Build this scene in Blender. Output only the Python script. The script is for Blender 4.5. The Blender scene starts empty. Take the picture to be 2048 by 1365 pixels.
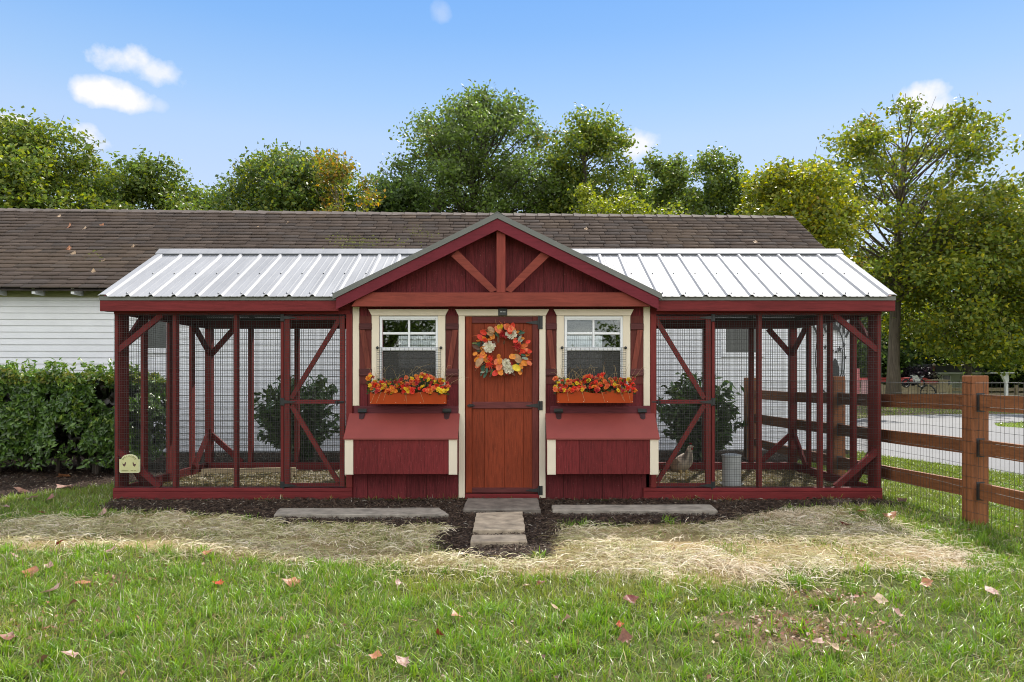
import bpy, math, random
import numpy as np
from mathutils import Vector, Matrix

random.seed(7)
SC = bpy.context.scene
COL = SC.collection
R = math.radians
# ------------------------------------------------------------------ camera, sky, sun, exposure
F, CX, HY, CH = 1482.0, 1024.0, 755.0, 1.29        # focal length in photo pixels, optical axis, eye height (m)
cd = bpy.data.cameras.new('camera')
cam = bpy.data.objects.new('camera', cd)
COL.objects.link(cam)
cam.location = (0, 0, CH)
cam.rotation_euler = (R(90), 0, 0)
cd.sensor_width = 36.0
cd.lens = 36.0 * F / 2048.0
cd.shift_y = (HY - 682.5) / 2048.0
cd.clip_start, cd.clip_end = 0.05, 3000
SC.camera = cam
SUN_AZ, SUN_EL = R(24), R(47)                       # azimuth measured from +Y (away from the viewer) towards +X
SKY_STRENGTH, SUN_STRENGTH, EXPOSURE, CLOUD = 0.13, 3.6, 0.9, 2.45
world = bpy.data.worlds.new('World')
SC.world = world
world.use_nodes = True


def nd(nt, typ, **kw):
    n = nt.nodes.new(typ)
    for k, v in kw.items():
        if k.startswith('in_'):
            key = k[3:]
            key = int(key) if key.isdigit() else key.replace('_', ' ')
            n.inputs[key].default_value = v
        else:
            setattr(n, k, v)
    return n


def build_world():
    nt = world.node_tree
    nt.nodes.clear()
    L = nt.links.new
    out = nd(nt, 'ShaderNodeOutputWorld')
    bg = nd(nt, 'ShaderNodeBackground')
    bg.inputs['Strength'].default_value = SKY_STRENGTH
    L(bg.outputs[0], out.inputs[0])
    K = SKY_STRENGTH * 2 ** EXPOSURE
    sky = nd(nt, 'ShaderNodeTexSky', sky_type='NISHITA', sun_disc=False)
    sky.sun_elevation, sky.sun_rotation = SUN_EL, SUN_AZ
    sky.air_density, sky.dust_density, sky.ozone_density, sky.altitude = 1.0, 0.2, 2.0, 100
    tc0 = nd(nt, 'ShaderNodeTexCoord')
    sep = nd(nt, 'ShaderNodeSeparateXYZ')
    L(tc0.outputs['Generated'], sep.inputs[0])
    # hazy blue of the day, from the horizon up, blended with the computed sky
    g = nd(nt, 'ShaderNodeValToRGB')
    stops = [(0.0, (.80, .87, 1.0)), (0.17, (.72, .83, 1.02)), (0.30, (.54, .74, 1.06)), (0.345, (.42, .67, 1.05)), (0.42, (.26, .54, 1.03)), (0.46, (.21, .49, 1.02)), (1.0, (.07, .24, .70))]
    el = g.color_ramp.elements
    while len(el) < len(stops):
        el.new(.5)
    for e, (p, c) in zip(el, stops):
        e.position, e.color = p, (*(q / K * .9 for q in c), 1)
    L(sep.outputs['Z'], g.inputs[0])
    hsv = nd(nt, 'ShaderNodeMix', data_type='RGBA')
    hsv.inputs['Factor'].default_value = 0.10
    L(g.outputs[0], hsv.inputs[6])
    L(sky.outputs[0], hsv.inputs[7])
    tc = nd(nt, 'ShaderNodeTexCoord')
    noise = nd(nt, 'ShaderNodeTexNoise')
    noise.inputs['Scale'].default_value = 20.0
    noise.inputs['Detail'].default_value = 7.0
    noise.inputs['Roughness'].default_value = 0.55
    L(tc.outputs['Generated'], noise.inputs['Vector'])
    # scattered fair-weather clouds: (azimuth from +Y towards +X, elevation, half width, half height, density), degrees
    def ang(px, py):
        x, z = (px - CX) / F, (HY - py) / F
        return math.degrees(math.atan(x)), math.degrees(math.atan(z / math.hypot(1, x)))
    cl = []
    for px, py, w, h, dn in ((245, 118, 62, 34, 1.0), (305, 148, 58, 30, .8), (228, 186, 82, 32, 1.0), (8, 250, 44, 22, 1.0), (180, 278, 44, 28, 1.0),
                             (318, 210, 20, 16, .3), (880, 24, 26, 22, .25), (1842, 196, 50, 34, 1.0), (1868, 214, 36, 26, .9), (1285, 292, 44, 32, .9)):
        a, e = ang(px, py)
        cl.append((a, e, math.degrees(w * .92 / F), math.degrees(h * .92 / F), dn))
    total = None
    for a, e, w, h, dn in cl:
        a, e = R(a), R(e)
        rt = (math.cos(a), -math.sin(a), 0)
        up = (-math.sin(e) * math.sin(a), -math.sin(e) * math.cos(a), math.cos(e))
        fw = (math.cos(e) * math.sin(a), math.cos(e) * math.cos(a), math.sin(e))
        def dot(v, s):
            n = nd(nt, 'ShaderNodeVectorMath', operation='DOT_PRODUCT')
            n.inputs[1].default_value = tuple(c / s for c in v)
            L(tc.outputs['Generated'], n.inputs[0])
            return n.outputs['Value']
        def mth(op, x, y):
            n = nd(nt, 'ShaderNodeMath', operation=op)
            for i, q in enumerate((x, y)):
                if hasattr(q, 'links'):
                    L(q, n.inputs[i])
                else:
                    n.inputs[i].default_value = q
            return n.outputs[0]
        du, dv = dot(rt, math.tan(R(w))), dot(up, math.tan(R(h)))
        d2 = mth('ADD', mth('MULTIPLY', du, du), mth('MULTIPLY', dv, dv))
        d2 = mth('ADD', d2, mth('MULTIPLY', mth('LESS_THAN', dot(fw, 1.0), 0.2), 50.0))
        # ragged edge from the noise
        val = mth('SUBTRACT', mth('ADD', 1.0, mth('MULTIPLY', mth('SUBTRACT', noise.outputs['Fac'], 0.5), 3.6)), d2)
        val = mth('MULTIPLY', val, 1.15)
        n = nd(nt, 'ShaderNodeClamp')
        L(val, n.inputs[0])
        val = mth('MULTIPLY', n.outputs[0], dn)
        total = val if total is None else mth('MAXIMUM', total, val)
    mix = nd(nt, 'ShaderNodeMix', data_type='RGBA')
    L(total, mix.inputs['Factor'])
    L(hsv.outputs[2], mix.inputs[6])
    mix.inputs[7].default_value = (1.0 / K, 1.0 / K, 1.02 / K, 1)
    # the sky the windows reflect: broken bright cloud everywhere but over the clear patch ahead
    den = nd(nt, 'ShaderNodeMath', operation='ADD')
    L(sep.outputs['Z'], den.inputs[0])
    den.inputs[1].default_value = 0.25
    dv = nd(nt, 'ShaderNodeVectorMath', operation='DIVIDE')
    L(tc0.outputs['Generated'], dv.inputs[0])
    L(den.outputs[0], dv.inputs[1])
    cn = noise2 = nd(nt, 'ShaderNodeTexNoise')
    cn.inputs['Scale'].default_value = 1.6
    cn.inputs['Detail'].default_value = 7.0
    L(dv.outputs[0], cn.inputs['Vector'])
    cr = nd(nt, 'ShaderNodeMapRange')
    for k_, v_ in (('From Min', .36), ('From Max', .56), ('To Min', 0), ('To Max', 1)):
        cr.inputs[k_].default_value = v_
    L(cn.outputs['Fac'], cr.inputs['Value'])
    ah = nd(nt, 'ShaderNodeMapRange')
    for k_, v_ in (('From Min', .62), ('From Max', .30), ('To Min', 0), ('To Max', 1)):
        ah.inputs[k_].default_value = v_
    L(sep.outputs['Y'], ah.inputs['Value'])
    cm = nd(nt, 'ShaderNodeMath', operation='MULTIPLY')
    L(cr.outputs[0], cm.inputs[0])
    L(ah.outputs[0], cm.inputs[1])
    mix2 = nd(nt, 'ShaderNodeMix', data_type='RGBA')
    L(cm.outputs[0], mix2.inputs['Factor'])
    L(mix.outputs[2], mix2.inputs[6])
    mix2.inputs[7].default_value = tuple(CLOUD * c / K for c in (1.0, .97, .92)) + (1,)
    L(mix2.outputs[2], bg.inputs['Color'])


build_world()
sd = bpy.data.lights.new('sun', 'SUN')
sun = bpy.data.objects.new('sun', sd)
COL.objects.link(sun)
sd.energy, sd.angle, sd.color = SUN_STRENGTH, R(0.53), (1.0, 0.94, 0.85)
SUND = Vector((math.sin(SUN_AZ) * math.cos(SUN_EL), math.cos(SUN_AZ) * math.cos(SUN_EL), math.sin(SUN_EL)))
sun.rotation_euler = SUND.to_track_quat('Z', 'Y').to_euler()
sun.location = (20, 40, 40)
SC.view_settings.view_transform = 'Standard'
SC.view_settings.look = 'None'
SC.view_settings.exposure = EXPOSURE
SC.view_settings.gamma = 1.0
SC.view_settings.use_curve_mapping = False
SC.cycles.filter_width = 1.0
SC.cycles.max_bounces = 8
SC.cycles.diffuse_bounces = 3
SC.cycles.transparent_max_bounces = 12


# ------------------------------------------------------------------ measuring helpers
Y0 = 7.8                                            # distance of the coop's front wall
def wx(px, Y=Y0): return (px - CX) / F * Y
def wz(py, Y=Y0): return CH - (py - HY) / F * Y
def W(px, py, Y=Y0): return Vector((wx(px, Y), Y, wz(py, Y)))
def G(px, py):                                      # point of flat ground seen at a photo pixel
    Y = CH * F / (py - HY)
    return (wx(px, Y), Y)


# ------------------------------------------------------------------ mesh helpers
class MB:
    def __init__(s):
        s.v, s.f = [], []

    def add(s, vs, fs):
        b = len(s.v)
        s.v += [tuple(v) for v in vs]
        s.f += [tuple(i + b for i in f) for f in fs]
        return s

    def box(s, x0, x1, y0, y1, z0, z1):
        x0, x1 = min(x0, x1), max(x0, x1)
        y0, y1 = min(y0, y1), max(y0, y1)
        z0, z1 = min(z0, z1), max(z0, z1)
        return s.add([(x0, y0, z0), (x1, y0, z0), (x1, y1, z0), (x0, y1, z0), (x0, y0, z1), (x1, y0, z1), (x1, y1, z1), (x0, y1, z1)],
                     [(0, 3, 2, 1), (4, 5, 6, 7), (0, 1, 5, 4), (1, 2, 6, 5), (2, 3, 7, 6), (3, 0, 4, 7)])

    def cbox(s, x0, x1, y0, y1, z0, z1, c=0.004):
        # box with eased edges along its four long sides facing the viewer
        x0, x1 = min(x0, x1), max(x0, x1)
        z0, z1 = min(z0, z1), max(z0, z1)
        y0, y1 = min(y0, y1), max(y0, y1)
        c = min(c, (x1 - x0) * .3, (z1 - z0) * .3, (y1 - y0) * .6)
        vs = [(x0 + c, y0, z0 + c), (x1 - c, y0, z0 + c), (x1 - c, y0, z1 - c), (x0 + c, y0, z1 - c),
              (x0, y0 + c, z0), (x1, y0 + c, z0), (x1, y0 + c, z1), (x0, y0 + c, z1),
              (x0, y1, z0), (x1, y1, z0), (x1, y1, z1), (x0, y1, z1)]
        fs = [(0, 1, 2, 3)]
        for i in range(4):
            j = (i + 1) % 4
            fs += [(4 + i, 4 + j, j, i), (8 + i, 8 + j, 4 + j, 4 + i)]
        fs.append((11, 10, 9, 8))
        return s.add(vs, fs)

    def prism(s, poly, y0, y1):                     # polygon in x, z pushed along y
        n = len(poly)
        a = sum(poly[i][0] * poly[(i + 1) % n][1] - poly[(i + 1) % n][0] * poly[i][1] for i in range(n))
        if a < 0:
            poly = poly[::-1]
        vs = [(x, y0, z) for x, z in poly] + [(x, y1, z) for x, z in poly]
        fs = [tuple(range(n)), tuple(range(2 * n - 1, n - 1, -1))]
        fs += [(i, i + n, (i + 1) % n + n, (i + 1) % n) for i in range(n)]
        return s.add(vs, fs)

    def bar(s, p0, p1, w, d, up=(0, 1, 0)):         # rectangular stick from p0 to p1: d along 'up', w across
        p0, p1 = Vector(p0), Vector(p1)
        t = (p1 - p0).normalized()
        u = Vector(up)
        u = (u - t * u.dot(t)).normalized()
        r = t.cross(u).normalized()
        vs = []
        for p in (p0, p1):
            for a, b in ((-1, -1), (1, -1), (1, 1), (-1, 1)):
                vs.append(p + r * (a * w / 2) + u * (b * d / 2))
        return s.add(vs, [(0, 1, 2, 3), (7, 6, 5, 4), (0, 4, 5, 1), (1, 5, 6, 2), (2, 6, 7, 3), (3, 7, 4, 0)])

    def tube(s, pts, rad, n=8, cap=True):
        pts = [Vector(p) for p in pts]
        k = len(pts)
        if not hasattr(rad, '__len__'):
            rad = [rad] * k
        base = len(s.v)
        ref = Vector((0.31, 0.17, 0.93))
        for i, p in enumerate(pts):
            t = (pts[min(i + 1, k - 1)] - pts[max(i - 1, 0)])
            t = t.normalized() if t.length > 1e-9 else Vector((0, 0, 1))
            u = (ref - t * ref.dot(t))
            u = u.normalized() if u.length > 1e-3 else Vector((1, 0, 0))
            w = t.cross(u)
            for j in range(n):
                a = 2 * math.pi * j / n
                s.v.append(tuple(p + u * (math.cos(a) * rad[i]) + w * (math.sin(a) * rad[i])))
        for i in range(k - 1):
            for j in range(n):
                j2 = (j + 1) % n
                s.f.append((base + i * n + j, base + i * n + j2, base + (i + 1) * n + j2, base + (i + 1) * n + j))
        if cap:
            s.f.append(tuple(base + j for j in range(n))[::-1])
            s.f.append(tuple(base + (k - 1) * n + j for j in range(n)))
        return s

    def lathe(s, prof, c, n=20):                    # profile of (radius, z) round a vertical axis at c
        base = len(s.v)
        for r, z in prof:
            for j in range(n):
                a = 2 * math.pi * j / n
                s.v.append((c[0] + r * math.cos(a), c[1] + r * math.sin(a), c[2] + z))
        for i in range(len(prof) - 1):
            for j in range(n):
                j2 = (j + 1) % n
                s.f.append((base + i * n + j, base + i * n + j2, base + (i + 1) * n + j2, base + (i + 1) * n + j))
        return s

    def wires(s, o, u, v, U, V, su, sv, t=0.0025, flip=None):   # welded wire: bars across a rectangle
        o, u, v = Vector(o), Vector(u).normalized(), Vector(v).normalized()
        nrm = u.cross(v).normalized()
        def w(p0, p1, side):
            a = side * (t / 2)
            b = nrm * (t / 2)
            vs = [p0 + a + b, p0 - a + b, p0 - a - b, p0 + a - b, p1 + a + b, p1 - a + b, p1 - a - b, p1 + a - b]
            s.add(vs, [(0, 1, 5, 4), (1, 2, 6, 5), (2, 3, 7, 6), (3, 0, 4, 7)])
        n = max(1, int(round(U / su)))
        for i in range(n + 1):
            p = o + u * (U * i / n)
            w(p, p + v * V, u)
        n = max(1, int(round(V / sv)))
        for i in range(n + 1):
            p = o + v * (V * i / n)
            w(p, p + u * U, v)
        return s


WL = {}


def np_mesh(name, v, f, col=None, uv=None):
    """mesh from arrays: v (n,3), f (m,k) all faces with k corners; col (n,3) point colours"""
    v = np.asarray(v, dtype=np.float32)
    f = np.asarray(f, dtype=np.int32)
    me = bpy.data.meshes.new(name)
    me.vertices.add(len(v))
    me.vertices.foreach_set('co', v.ravel())
    m, k = f.shape
    me.loops.add(m * k)
    me.loops.foreach_set('vertex_index', f.ravel())
    me.polygons.add(m)
    me.polygons.foreach_set('loop_start', np.arange(0, m * k, k, dtype=np.int32))
    me.polygons.foreach_set('loop_total', np.full(m, k, dtype=np.int32))
    if col is not None:
        a = me.color_attributes.new('Col', 'FLOAT_COLOR', 'POINT')
        c = np.ones((len(v), 4), dtype=np.float32)
        c[:, :3] = col
        a.data.foreach_set('color', c.ravel())
    me.update(calc_edges=True)
    return me


def put(name, me, mat, parent=None, loc=(0, 0, 0)):
    o = bpy.data.objects.new(name, me)
    COL.objects.link(o)
    if mat is not None and not me.materials:
        me.materials.append(mat)
    loc = Vector(loc)
    if parent is not None:
        o.parent = parent
        o.location = loc - WL[parent.name]
    else:
        o.location = loc
    WL[o.name] = loc
    return o


def obj(name, mb, mat, parent=None, smooth=False, recenter=True):
    """MB (world coordinates) -> ONE object whose origin is at the middle of its base"""
    v = mb.v
    if recenter and v:
        xs, ys, zs = zip(*v)
        o = Vector(((min(xs) + max(xs)) / 2, (min(ys) + max(ys)) / 2, min(zs)))
    else:
        o = Vector((0, 0, 0))
    me = bpy.data.meshes.new(name)
    me.from_pydata([(x - o.x, y - o.y, z - o.z) for x, y, z in v], [], mb.f)
    if smooth:
        me.polygons.foreach_set('use_smooth', [True] * len(me.polygons))
    me.update()
    return put(name, me, mat, parent, o)


def thing(name, loc, label, cat, group=None):
    o = bpy.data.objects.new(name, None)
    COL.objects.link(o)
    o.empty_display_size = 0.2
    o.location = loc
    WL[o.name] = Vector(loc)
    return tag(o, label, cat, group)


def tag(o, label=None, cat=None, group=None, kind=None):
    if label: o['label'] = label
    if cat: o['category'] = cat
    if group: o['group'] = group
    if kind: o['kind'] = kind
    return o


# ------------------------------------------------------------------ material helpers
def new_mat(name):
    m = bpy.data.materials.new(name)
    m.use_nodes = True
    nt = m.node_tree
    nt.nodes.clear()
    out = nd(nt, 'ShaderNodeOutputMaterial')
    b = nd(nt, 'ShaderNodeBsdfPrincipled')
    nt.links.new(b.outputs[0], out.inputs[0])
    return m, nt, b, out


def coords(nt, scale=(1, 1, 1), rand=True):
    tc = nd(nt, 'ShaderNodeTexCoord')
    mp = nd(nt, 'ShaderNodeMapping')
    mp.inputs['Scale'].default_value = scale
    nt.links.new(tc.outputs['Object'], mp.inputs['Vector'])
    if rand:
        oi = nd(nt, 'ShaderNodeObjectInfo')
        mu = nd(nt, 'ShaderNodeMath', operation='MULTIPLY')
        mu.inputs[1].default_value = 37.0
        nt.links.new(oi.outputs['Random'], mu.inputs[0])
        nt.links.new(mu.outputs[0], mp.inputs['Location'])
    return mp.outputs[0]


def ramp(nt, fac, stops):
    r = nd(nt, 'ShaderNodeValToRGB')
    el = r.color_ramp.elements
    while len(el) < len(stops):
        el.new(0.5)
    for e, (p, c) in zip(el, stops):
        e.position = p
        e.color = (*c, 1)
    nt.links.new(fac, r.inputs[0])
    return r.outputs[0]


def noise(nt, vec, scale, detail=5, rough=0.55, dist=0.0):
    n = nd(nt, 'ShaderNodeTexNoise')
    n.inputs['Scale'].default_value = scale
    n.inputs['Detail'].default_value = detail
    n.inputs['Roughness'].default_value = rough
    n.inputs['Distortion'].default_value = dist
    nt.links.new(vec, n.inputs['Vector'])
    return n.outputs['Fac']


def mixc(nt, fac, a, b, blend='MIX'):
    m = nd(nt, 'ShaderNodeMix', data_type='RGBA', blend_type=blend)
    for s, q in ((m.inputs['Factor'], fac), (m.inputs[6], a), (m.inputs[7], b)):
        if hasattr(q, 'links'):
            nt.links.new(q, s)
        else:
            s.default_value = q if not isinstance(q, tuple) else ((*q, 1) if len(q) == 3 else q)
    return m.outputs[2]


def bump(nt, b, h, strength=0.3, dist=0.01):
    n = nd(nt, 'ShaderNodeBump')
    n.inputs['Strength'].default_value = strength
    n.inputs['Distance'].default_value = dist
    nt.links.new(h, n.inputs['Height'])
    nt.links.new(n.outputs[0], b.inputs['Normal'])


def wood(name, col, axis='z', dark=0.55, light=1.35, rough=0.66, grain=1.0, spec=0.2, speck=None, bmp=0.35, tone=0.18):
    m, nt, b, out = new_mat(name)
    s = {'x': (1.2, 14, 14), 'y': (14, 1.2, 14), 'z': (14, 14, 1.2)}[axis]
    v = coords(nt, tuple(q * grain for q in s))
    n1 = noise(nt, v, 3.2, 8, 0.62, 0.6)
    d = tuple(c * dark for c in col)
    l = tuple(min(1, c * light) for c in col)
    c = ramp(nt, n1, [(0.28, d), (0.5, col), (0.75, l)])
    v2 = coords(nt)
    n2 = noise(nt, v2, 2.3, 4, 0.6)
    c = mixc(nt, ramp(nt, n2, [(0.35, (0, 0, 0)), (0.7, (1, 1, 1))]), c, mixc(nt, 1.0, c, tuple(1 - tone for _ in range(3)), 'MULTIPLY'))
    if speck:                                       # pale flecks in rough-sawn siding
        s3 = {'x': (18, 60, 60), 'y': (60, 18, 60), 'z': (45, 45, 30)}[axis]
        n3 = noise(nt, coords(nt, s3), 1.6, 6, 0.7, 1.2)
        c = mixc(nt, ramp(nt, n3, [(0.62, (0, 0, 0)), (0.74, (1, 1, 1))]), c, speck)
    # each board its own slight tone
    oi = nd(nt, 'ShaderNodeObjectInfo')
    mr = nd(nt, 'ShaderNodeMapRange')
    mr.inputs['To Min'].default_value, mr.inputs['To Max'].default_value = 0.86, 1.12
    nt.links.new(oi.outputs['Random'], mr.inputs['Value'])
    hs = nd(nt, 'ShaderNodeHueSaturation')
    nt.links.new(mr.outputs[0], hs.inputs['Value'])
    nt.links.new(c, hs.inputs['Color'])
    nt.links.new(hs.outputs[0], b.inputs['Base Color'])
    b.inputs['Roughness'].default_value = rough
    b.inputs['Specular IOR Level'].default_value = spec
    bump(nt, b, n1, bmp, 0.006)
    return m


def plain(name, col, rough=0.5, var=0.12, scale=6, metal=0.0, spec=0.4, bmp=0.0, bscale=60):
    m, nt, b, out = new_mat(name)
    v = coords(nt)
    n1 = noise(nt, v, scale, 6, 0.6)
    c = ramp(nt, n1, [(0.3, tuple(q * (1 - var) for q in col)), (0.7, tuple(min(1, q * (1 + var)) for q in col))])
    nt.links.new(c, b.inputs['Base Color'])
    b.inputs['Roughness'].default_value = rough
    b.inputs['Metallic'].default_value = metal
    b.inputs['Specular IOR Level'].default_value = spec
    if bmp:
        bump(nt, b, noise(nt, v, bscale, 6, 0.65), bmp, 0.01)
    return m


def leafy(name, trans=0.35, rough=0.5, spec=0.3, tint=1.0):
    """colour from the mesh's Col attribute, some light passing through"""
    m, nt, b, out = new_mat(name)
    at = nd(nt, 'ShaderNodeAttribute', attribute_name='Col')
    nt.links.new(at.outputs['Color'], b.inputs['Base Color'])
    b.inputs['Roughness'].default_value = rough
    b.inputs['Specular IOR Level'].default_value = spec
    if trans:
        tr = nd(nt, 'ShaderNodeBsdfTranslucent')
        hs = nd(nt, 'ShaderNodeHueSaturation')
        hs.inputs['Saturation'].default_value = 1.15
        hs.inputs['Value'].default_value = 1.25
        nt.links.new(at.outputs['Color'], hs.inputs['Color'])
        nt.links.new(hs.outputs[0], tr.inputs['Color'])
        mx = nd(nt, 'ShaderNodeMixShader')
        mx.inputs[0].default_value = trans
        nt.links.new(b.outputs[0], mx.inputs[1])
        nt.links.new(tr.outputs[0], mx.inputs[2])
        nt.links.new(mx.outputs[0], out.inputs[0])
    return m


def glass_mat():
    m, nt, b, out = new_mat('window_glass')
    nt.nodes.remove(b)
    gl = nd(nt, 'ShaderNodeBsdfGlossy')
    gl.inputs['Roughness'].default_value = 0.015
    gl.inputs['Color'].default_value = (0.9, 0.93, 0.92, 1)
    tr = nd(nt, 'ShaderNodeBsdfTransparent')
    tr.inputs['Color'].default_value = (0.86, 0.9, 0.88, 1)
    fr = nd(nt, 'ShaderNodeFresnel')
    fr.inputs['IOR'].default_value = 1.9
    mx = nd(nt, 'ShaderNodeMixShader')
    for i, o in ((0, fr.outputs[0]), (1, tr.outputs[0]), (2, gl.outputs[0])):
        nt.links.new(o, mx.inputs[i])
    nt.links.new(mx.outputs[0], out.inputs[0])
    return m


M = {}
RED = (0.175, 0.020, 0.030)
M['siding'] = wood('rough_siding_plum', (0.148, 0.021, 0.025), 'z', dark=.5, light=1.5, speck=(0.40, 0.19, 0.17), grain=1.6, bmp=0.9)
M['red_x'] = wood('barn_red_board_x', (0.172, 0.023, 0.024), 'x', dark=.7, light=1.3)
M['red_y'] = wood('barn_red_board_y', (0.150, 0.021, 0.020), 'y', dark=.7, light=1.3)
M['red_z'] = wood('barn_red_board_z', (0.172, 0.026, 0.023), 'z', dark=.7, light=1.3)
M['lid'] = plain('painted_red_panel', (0.235, 0.047, 0.038), 0.55, 0.08, 5, bmp=0.08, bscale=90)
M['plum_x'] = wood('plum_board_x', (0.12, 0.028, 0.035), 'x')
M['cedar_x'] = wood('stained_cedar_x', (0.235, 0.050, 0.034), 'x', dark=.75, light=1.2)
M['cedar_z'] = wood('stained_cedar_z', (0.25, 0.050, 0.036), 'z', dark=.75, light=1.2)
M['door_z'] = wood('orange_stained_door_z', (0.215, 0.038, 0.014), 'z', dark=.6, light=1.3, grain=1.4, bmp=0.6, speck=(0.36, .12, .06))
M['door_x'] = wood('dark_door_rail_x', (0.135, 0.036, 0.034), 'x')
M['shut_z'] = wood('shutter_stain_z', (0.125, 0.030, 0.024), 'z', dark=.7, light=1.25, grain=1.3)
M['shut_b'] = wood('shutter_brace_z', (0.185, 0.045, 0.030), 'z', dark=.6, light=1.3, grain=1.3)
M['shut_x'] = wood('shutter_batten_x', (0.10, 0.032, 0.031), 'x')
M['boxred'] = plain('orange_red_planter_paint', (0.36, 0.046, 0.004), 0.5, 0.10, 4, spec=0.2)
M['cream'] = plain('cream_trim_paint', (0.72, 0.64, 0.50), 0.5, 0.05, 3, bmp=0.05)
M['vinyl'] = plain('white_vinyl', (0.80, 0.82, 0.84), 0.35, 0.03, 3)
M['black'] = plain('black_iron', (0.014, 0.017, 0.017), 0.42, 0.3, 20, spec=0.5)
M['strap'] = plain('painted_over_hinge', (0.045, 0.018, 0.019), 0.45, 0.3, 30)
M['wire'] = plain('dark_galvanised_wire', (0.048, 0.051, 0.048), 0.45, 0.2, 10, metal=0.3)
M['wire_pale'] = plain('galvanised_wire', (0.10, 0.10, 0.10), 0.4, 0.2, 10, metal=0.6)
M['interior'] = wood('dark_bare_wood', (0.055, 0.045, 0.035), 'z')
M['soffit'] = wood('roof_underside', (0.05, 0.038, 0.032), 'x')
M['greytrim'] = plain('grey_green_metal_trim', (0.145, 0.15, 0.135), 0.45, 0.08, 4)
M['glass'] = glass_mat()


def metal_roof():
    m, nt, b, out = new_mat('pale_ribbed_metal')
    v = coords(nt, (1, .35, .35))
    n = noise(nt, v, 3.0, 6, 0.6)
    c = ramp(nt, n, [(0.3, (0.27, 0.275, 0.285)), (0.7, (0.36, 0.365, 0.375))])
    n2 = noise(nt, coords(nt, (30, 1.5, 1.5)), 1.5, 4, 0.6)
    c = mixc(nt, ramp(nt, n2, [(0.5, (0, 0, 0)), (0.8, (.35, .35, .35))]), c, (0.22, 0.225, 0.235))
    nt.links.new(c, b.inputs['Base Color'])
    b.inputs['Roughness'].default_value = 0.58
    b.inputs['Metallic'].default_value = 0.0
    b.inputs['Specular IOR Level'].default_value = 0.22
    return m


M['metal'] = metal_roof()


def screen_mat():
    m, nt, b, out = new_mat('insect_screen')
    b.inputs['Base Color'].default_value = (0.055, 0.053, 0.048, 1)
    b.inputs['Roughness'].default_value = 0.8
    tr = nd(nt, 'ShaderNodeBsdfTransparent')
    mx = nd(nt, 'ShaderNodeMixShader')
    mx.inputs[0].default_value = 0.22
    nt.links.new(b.outputs[0], mx.inputs[1])
    nt.links.new(tr.outputs[0], mx.inputs[2])
    nt.links.new(mx.outputs[0], out.inputs[0])
    return m


M['screen'] = screen_mat()
M['white_siding'] = plain('white_clapboard_paint', (0.74, 0.76, 0.78), 0.55, 0.05, 2.5, bmp=0.05)
M['shingle'] = leafy('asphalt_shingle', 0, 0.9, 0.1)
M['eave_green'] = wood('weathered_eave_board', (0.30, 0.31, 0.17), 'x', dark=.7, light=1.3)
M['fence_x'] = wood('stained_fence_rail', (0.215, 0.085, 0.035), 'y', dark=.6, light=1.3, grain=.9)
M['fence_z'] = wood('stained_fence_post', (0.26, 0.10, 0.042), 'z', dark=.6, light=1.3, grain=.9)
M['leaf'] = leafy('tree_leaves', 0.48, 0.45, 0.35)
M['darkleaf'] = leafy('glossy_leaves', 0.18, 0.3, 0.5)
M['grass'] = leafy('grass_blades', 0.35, 0.38, 0.5)
M['straw'] = leafy('dry_straw', 0.2, 0.5, 0.4)
M['mulch'] = leafy('bark_mulch', 0.0, 0.8, 0.2)
M['petal'] = leafy('petals', 0.25, 0.6, 0.2)
M['bark'] = wood('tree_bark', (0.13, 0.105, 0.082), 'z', dark=.45, light=1.5, grain=.35, bmp=1.0)
M['bark_dark'] = wood('dark_bark', (0.075, 0.062, 0.05), 'z', dark=.5, light=1.5, grain=.35, bmp=1.0)
M['stone_grey'] = plain('bluestone', (0.150, 0.128, 0.105), 0.75, 0.42, 9, bmp=0.5, bscale=30)
M['stone_pale'] = plain('grey_concrete_edging', (0.255, 0.226, 0.185), 0.8, 0.42, 9, bmp=0.4, bscale=40)
M['stone_tan'] = plain('tan_flagstone', (0.37, 0.30, 0.215), 0.8, 0.42, 9, bmp=0.5, bscale=25)


# ------------------------------------------------------------------ value noise for scattering
def vnoise(x, y, s, seed=0):
    x, y = np.asarray(x, float) * s + seed * 17.3, np.asarray(y, float) * s + seed * 9.1
    xi, yi = np.floor(x).astype(np.int64), np.floor(y).astype(np.int64)
    fx, fy = x - xi, y - yi
    fx, fy = fx * fx * (3 - 2 * fx), fy * fy * (3 - 2 * fy)
    def h(a, b):
        n = (a * 374761393 + b * 668265263 + seed * 1274126177) & 0xFFFFFFFF
        n = ((n ^ (n >> 13)) * 1274126177) & 0xFFFFFFFF
        return ((n ^ (n >> 16)) & 0xFFFF) / 65535.0
    a, b, c, d = h(xi, yi), h(xi + 1, yi), h(xi, yi + 1), h(xi + 1, yi + 1)
    return (a * (1 - fx) + b * fx) * (1 - fy) + (c * (1 - fx) + d * fx) * fy


def fbm(x, y, s, seed=0, o=3):
    t, a, n = 0, 1, 0
    for k in range(o):
        t = t + a * vnoise(x, y, s * 2 ** k, seed + k)
        n += a
        a *= .55
    return t / n


def inpoly(x, y, poly):
    x, y = np.asarray(x, float), np.asarray(y, float)
    r = np.zeros(x.shape, bool)
    n = len(poly)
    for i in range(n):
        x0, y0 = poly[i]
        x1, y1 = poly[(i + 1) % n]
        c = ((y0 > y) != (y1 > y)) & (x < (x1 - x0) * (y - y0) / ((y1 - y0) if y1 != y0 else 1e-9) + x0)
        r ^= c
    return r


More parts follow.
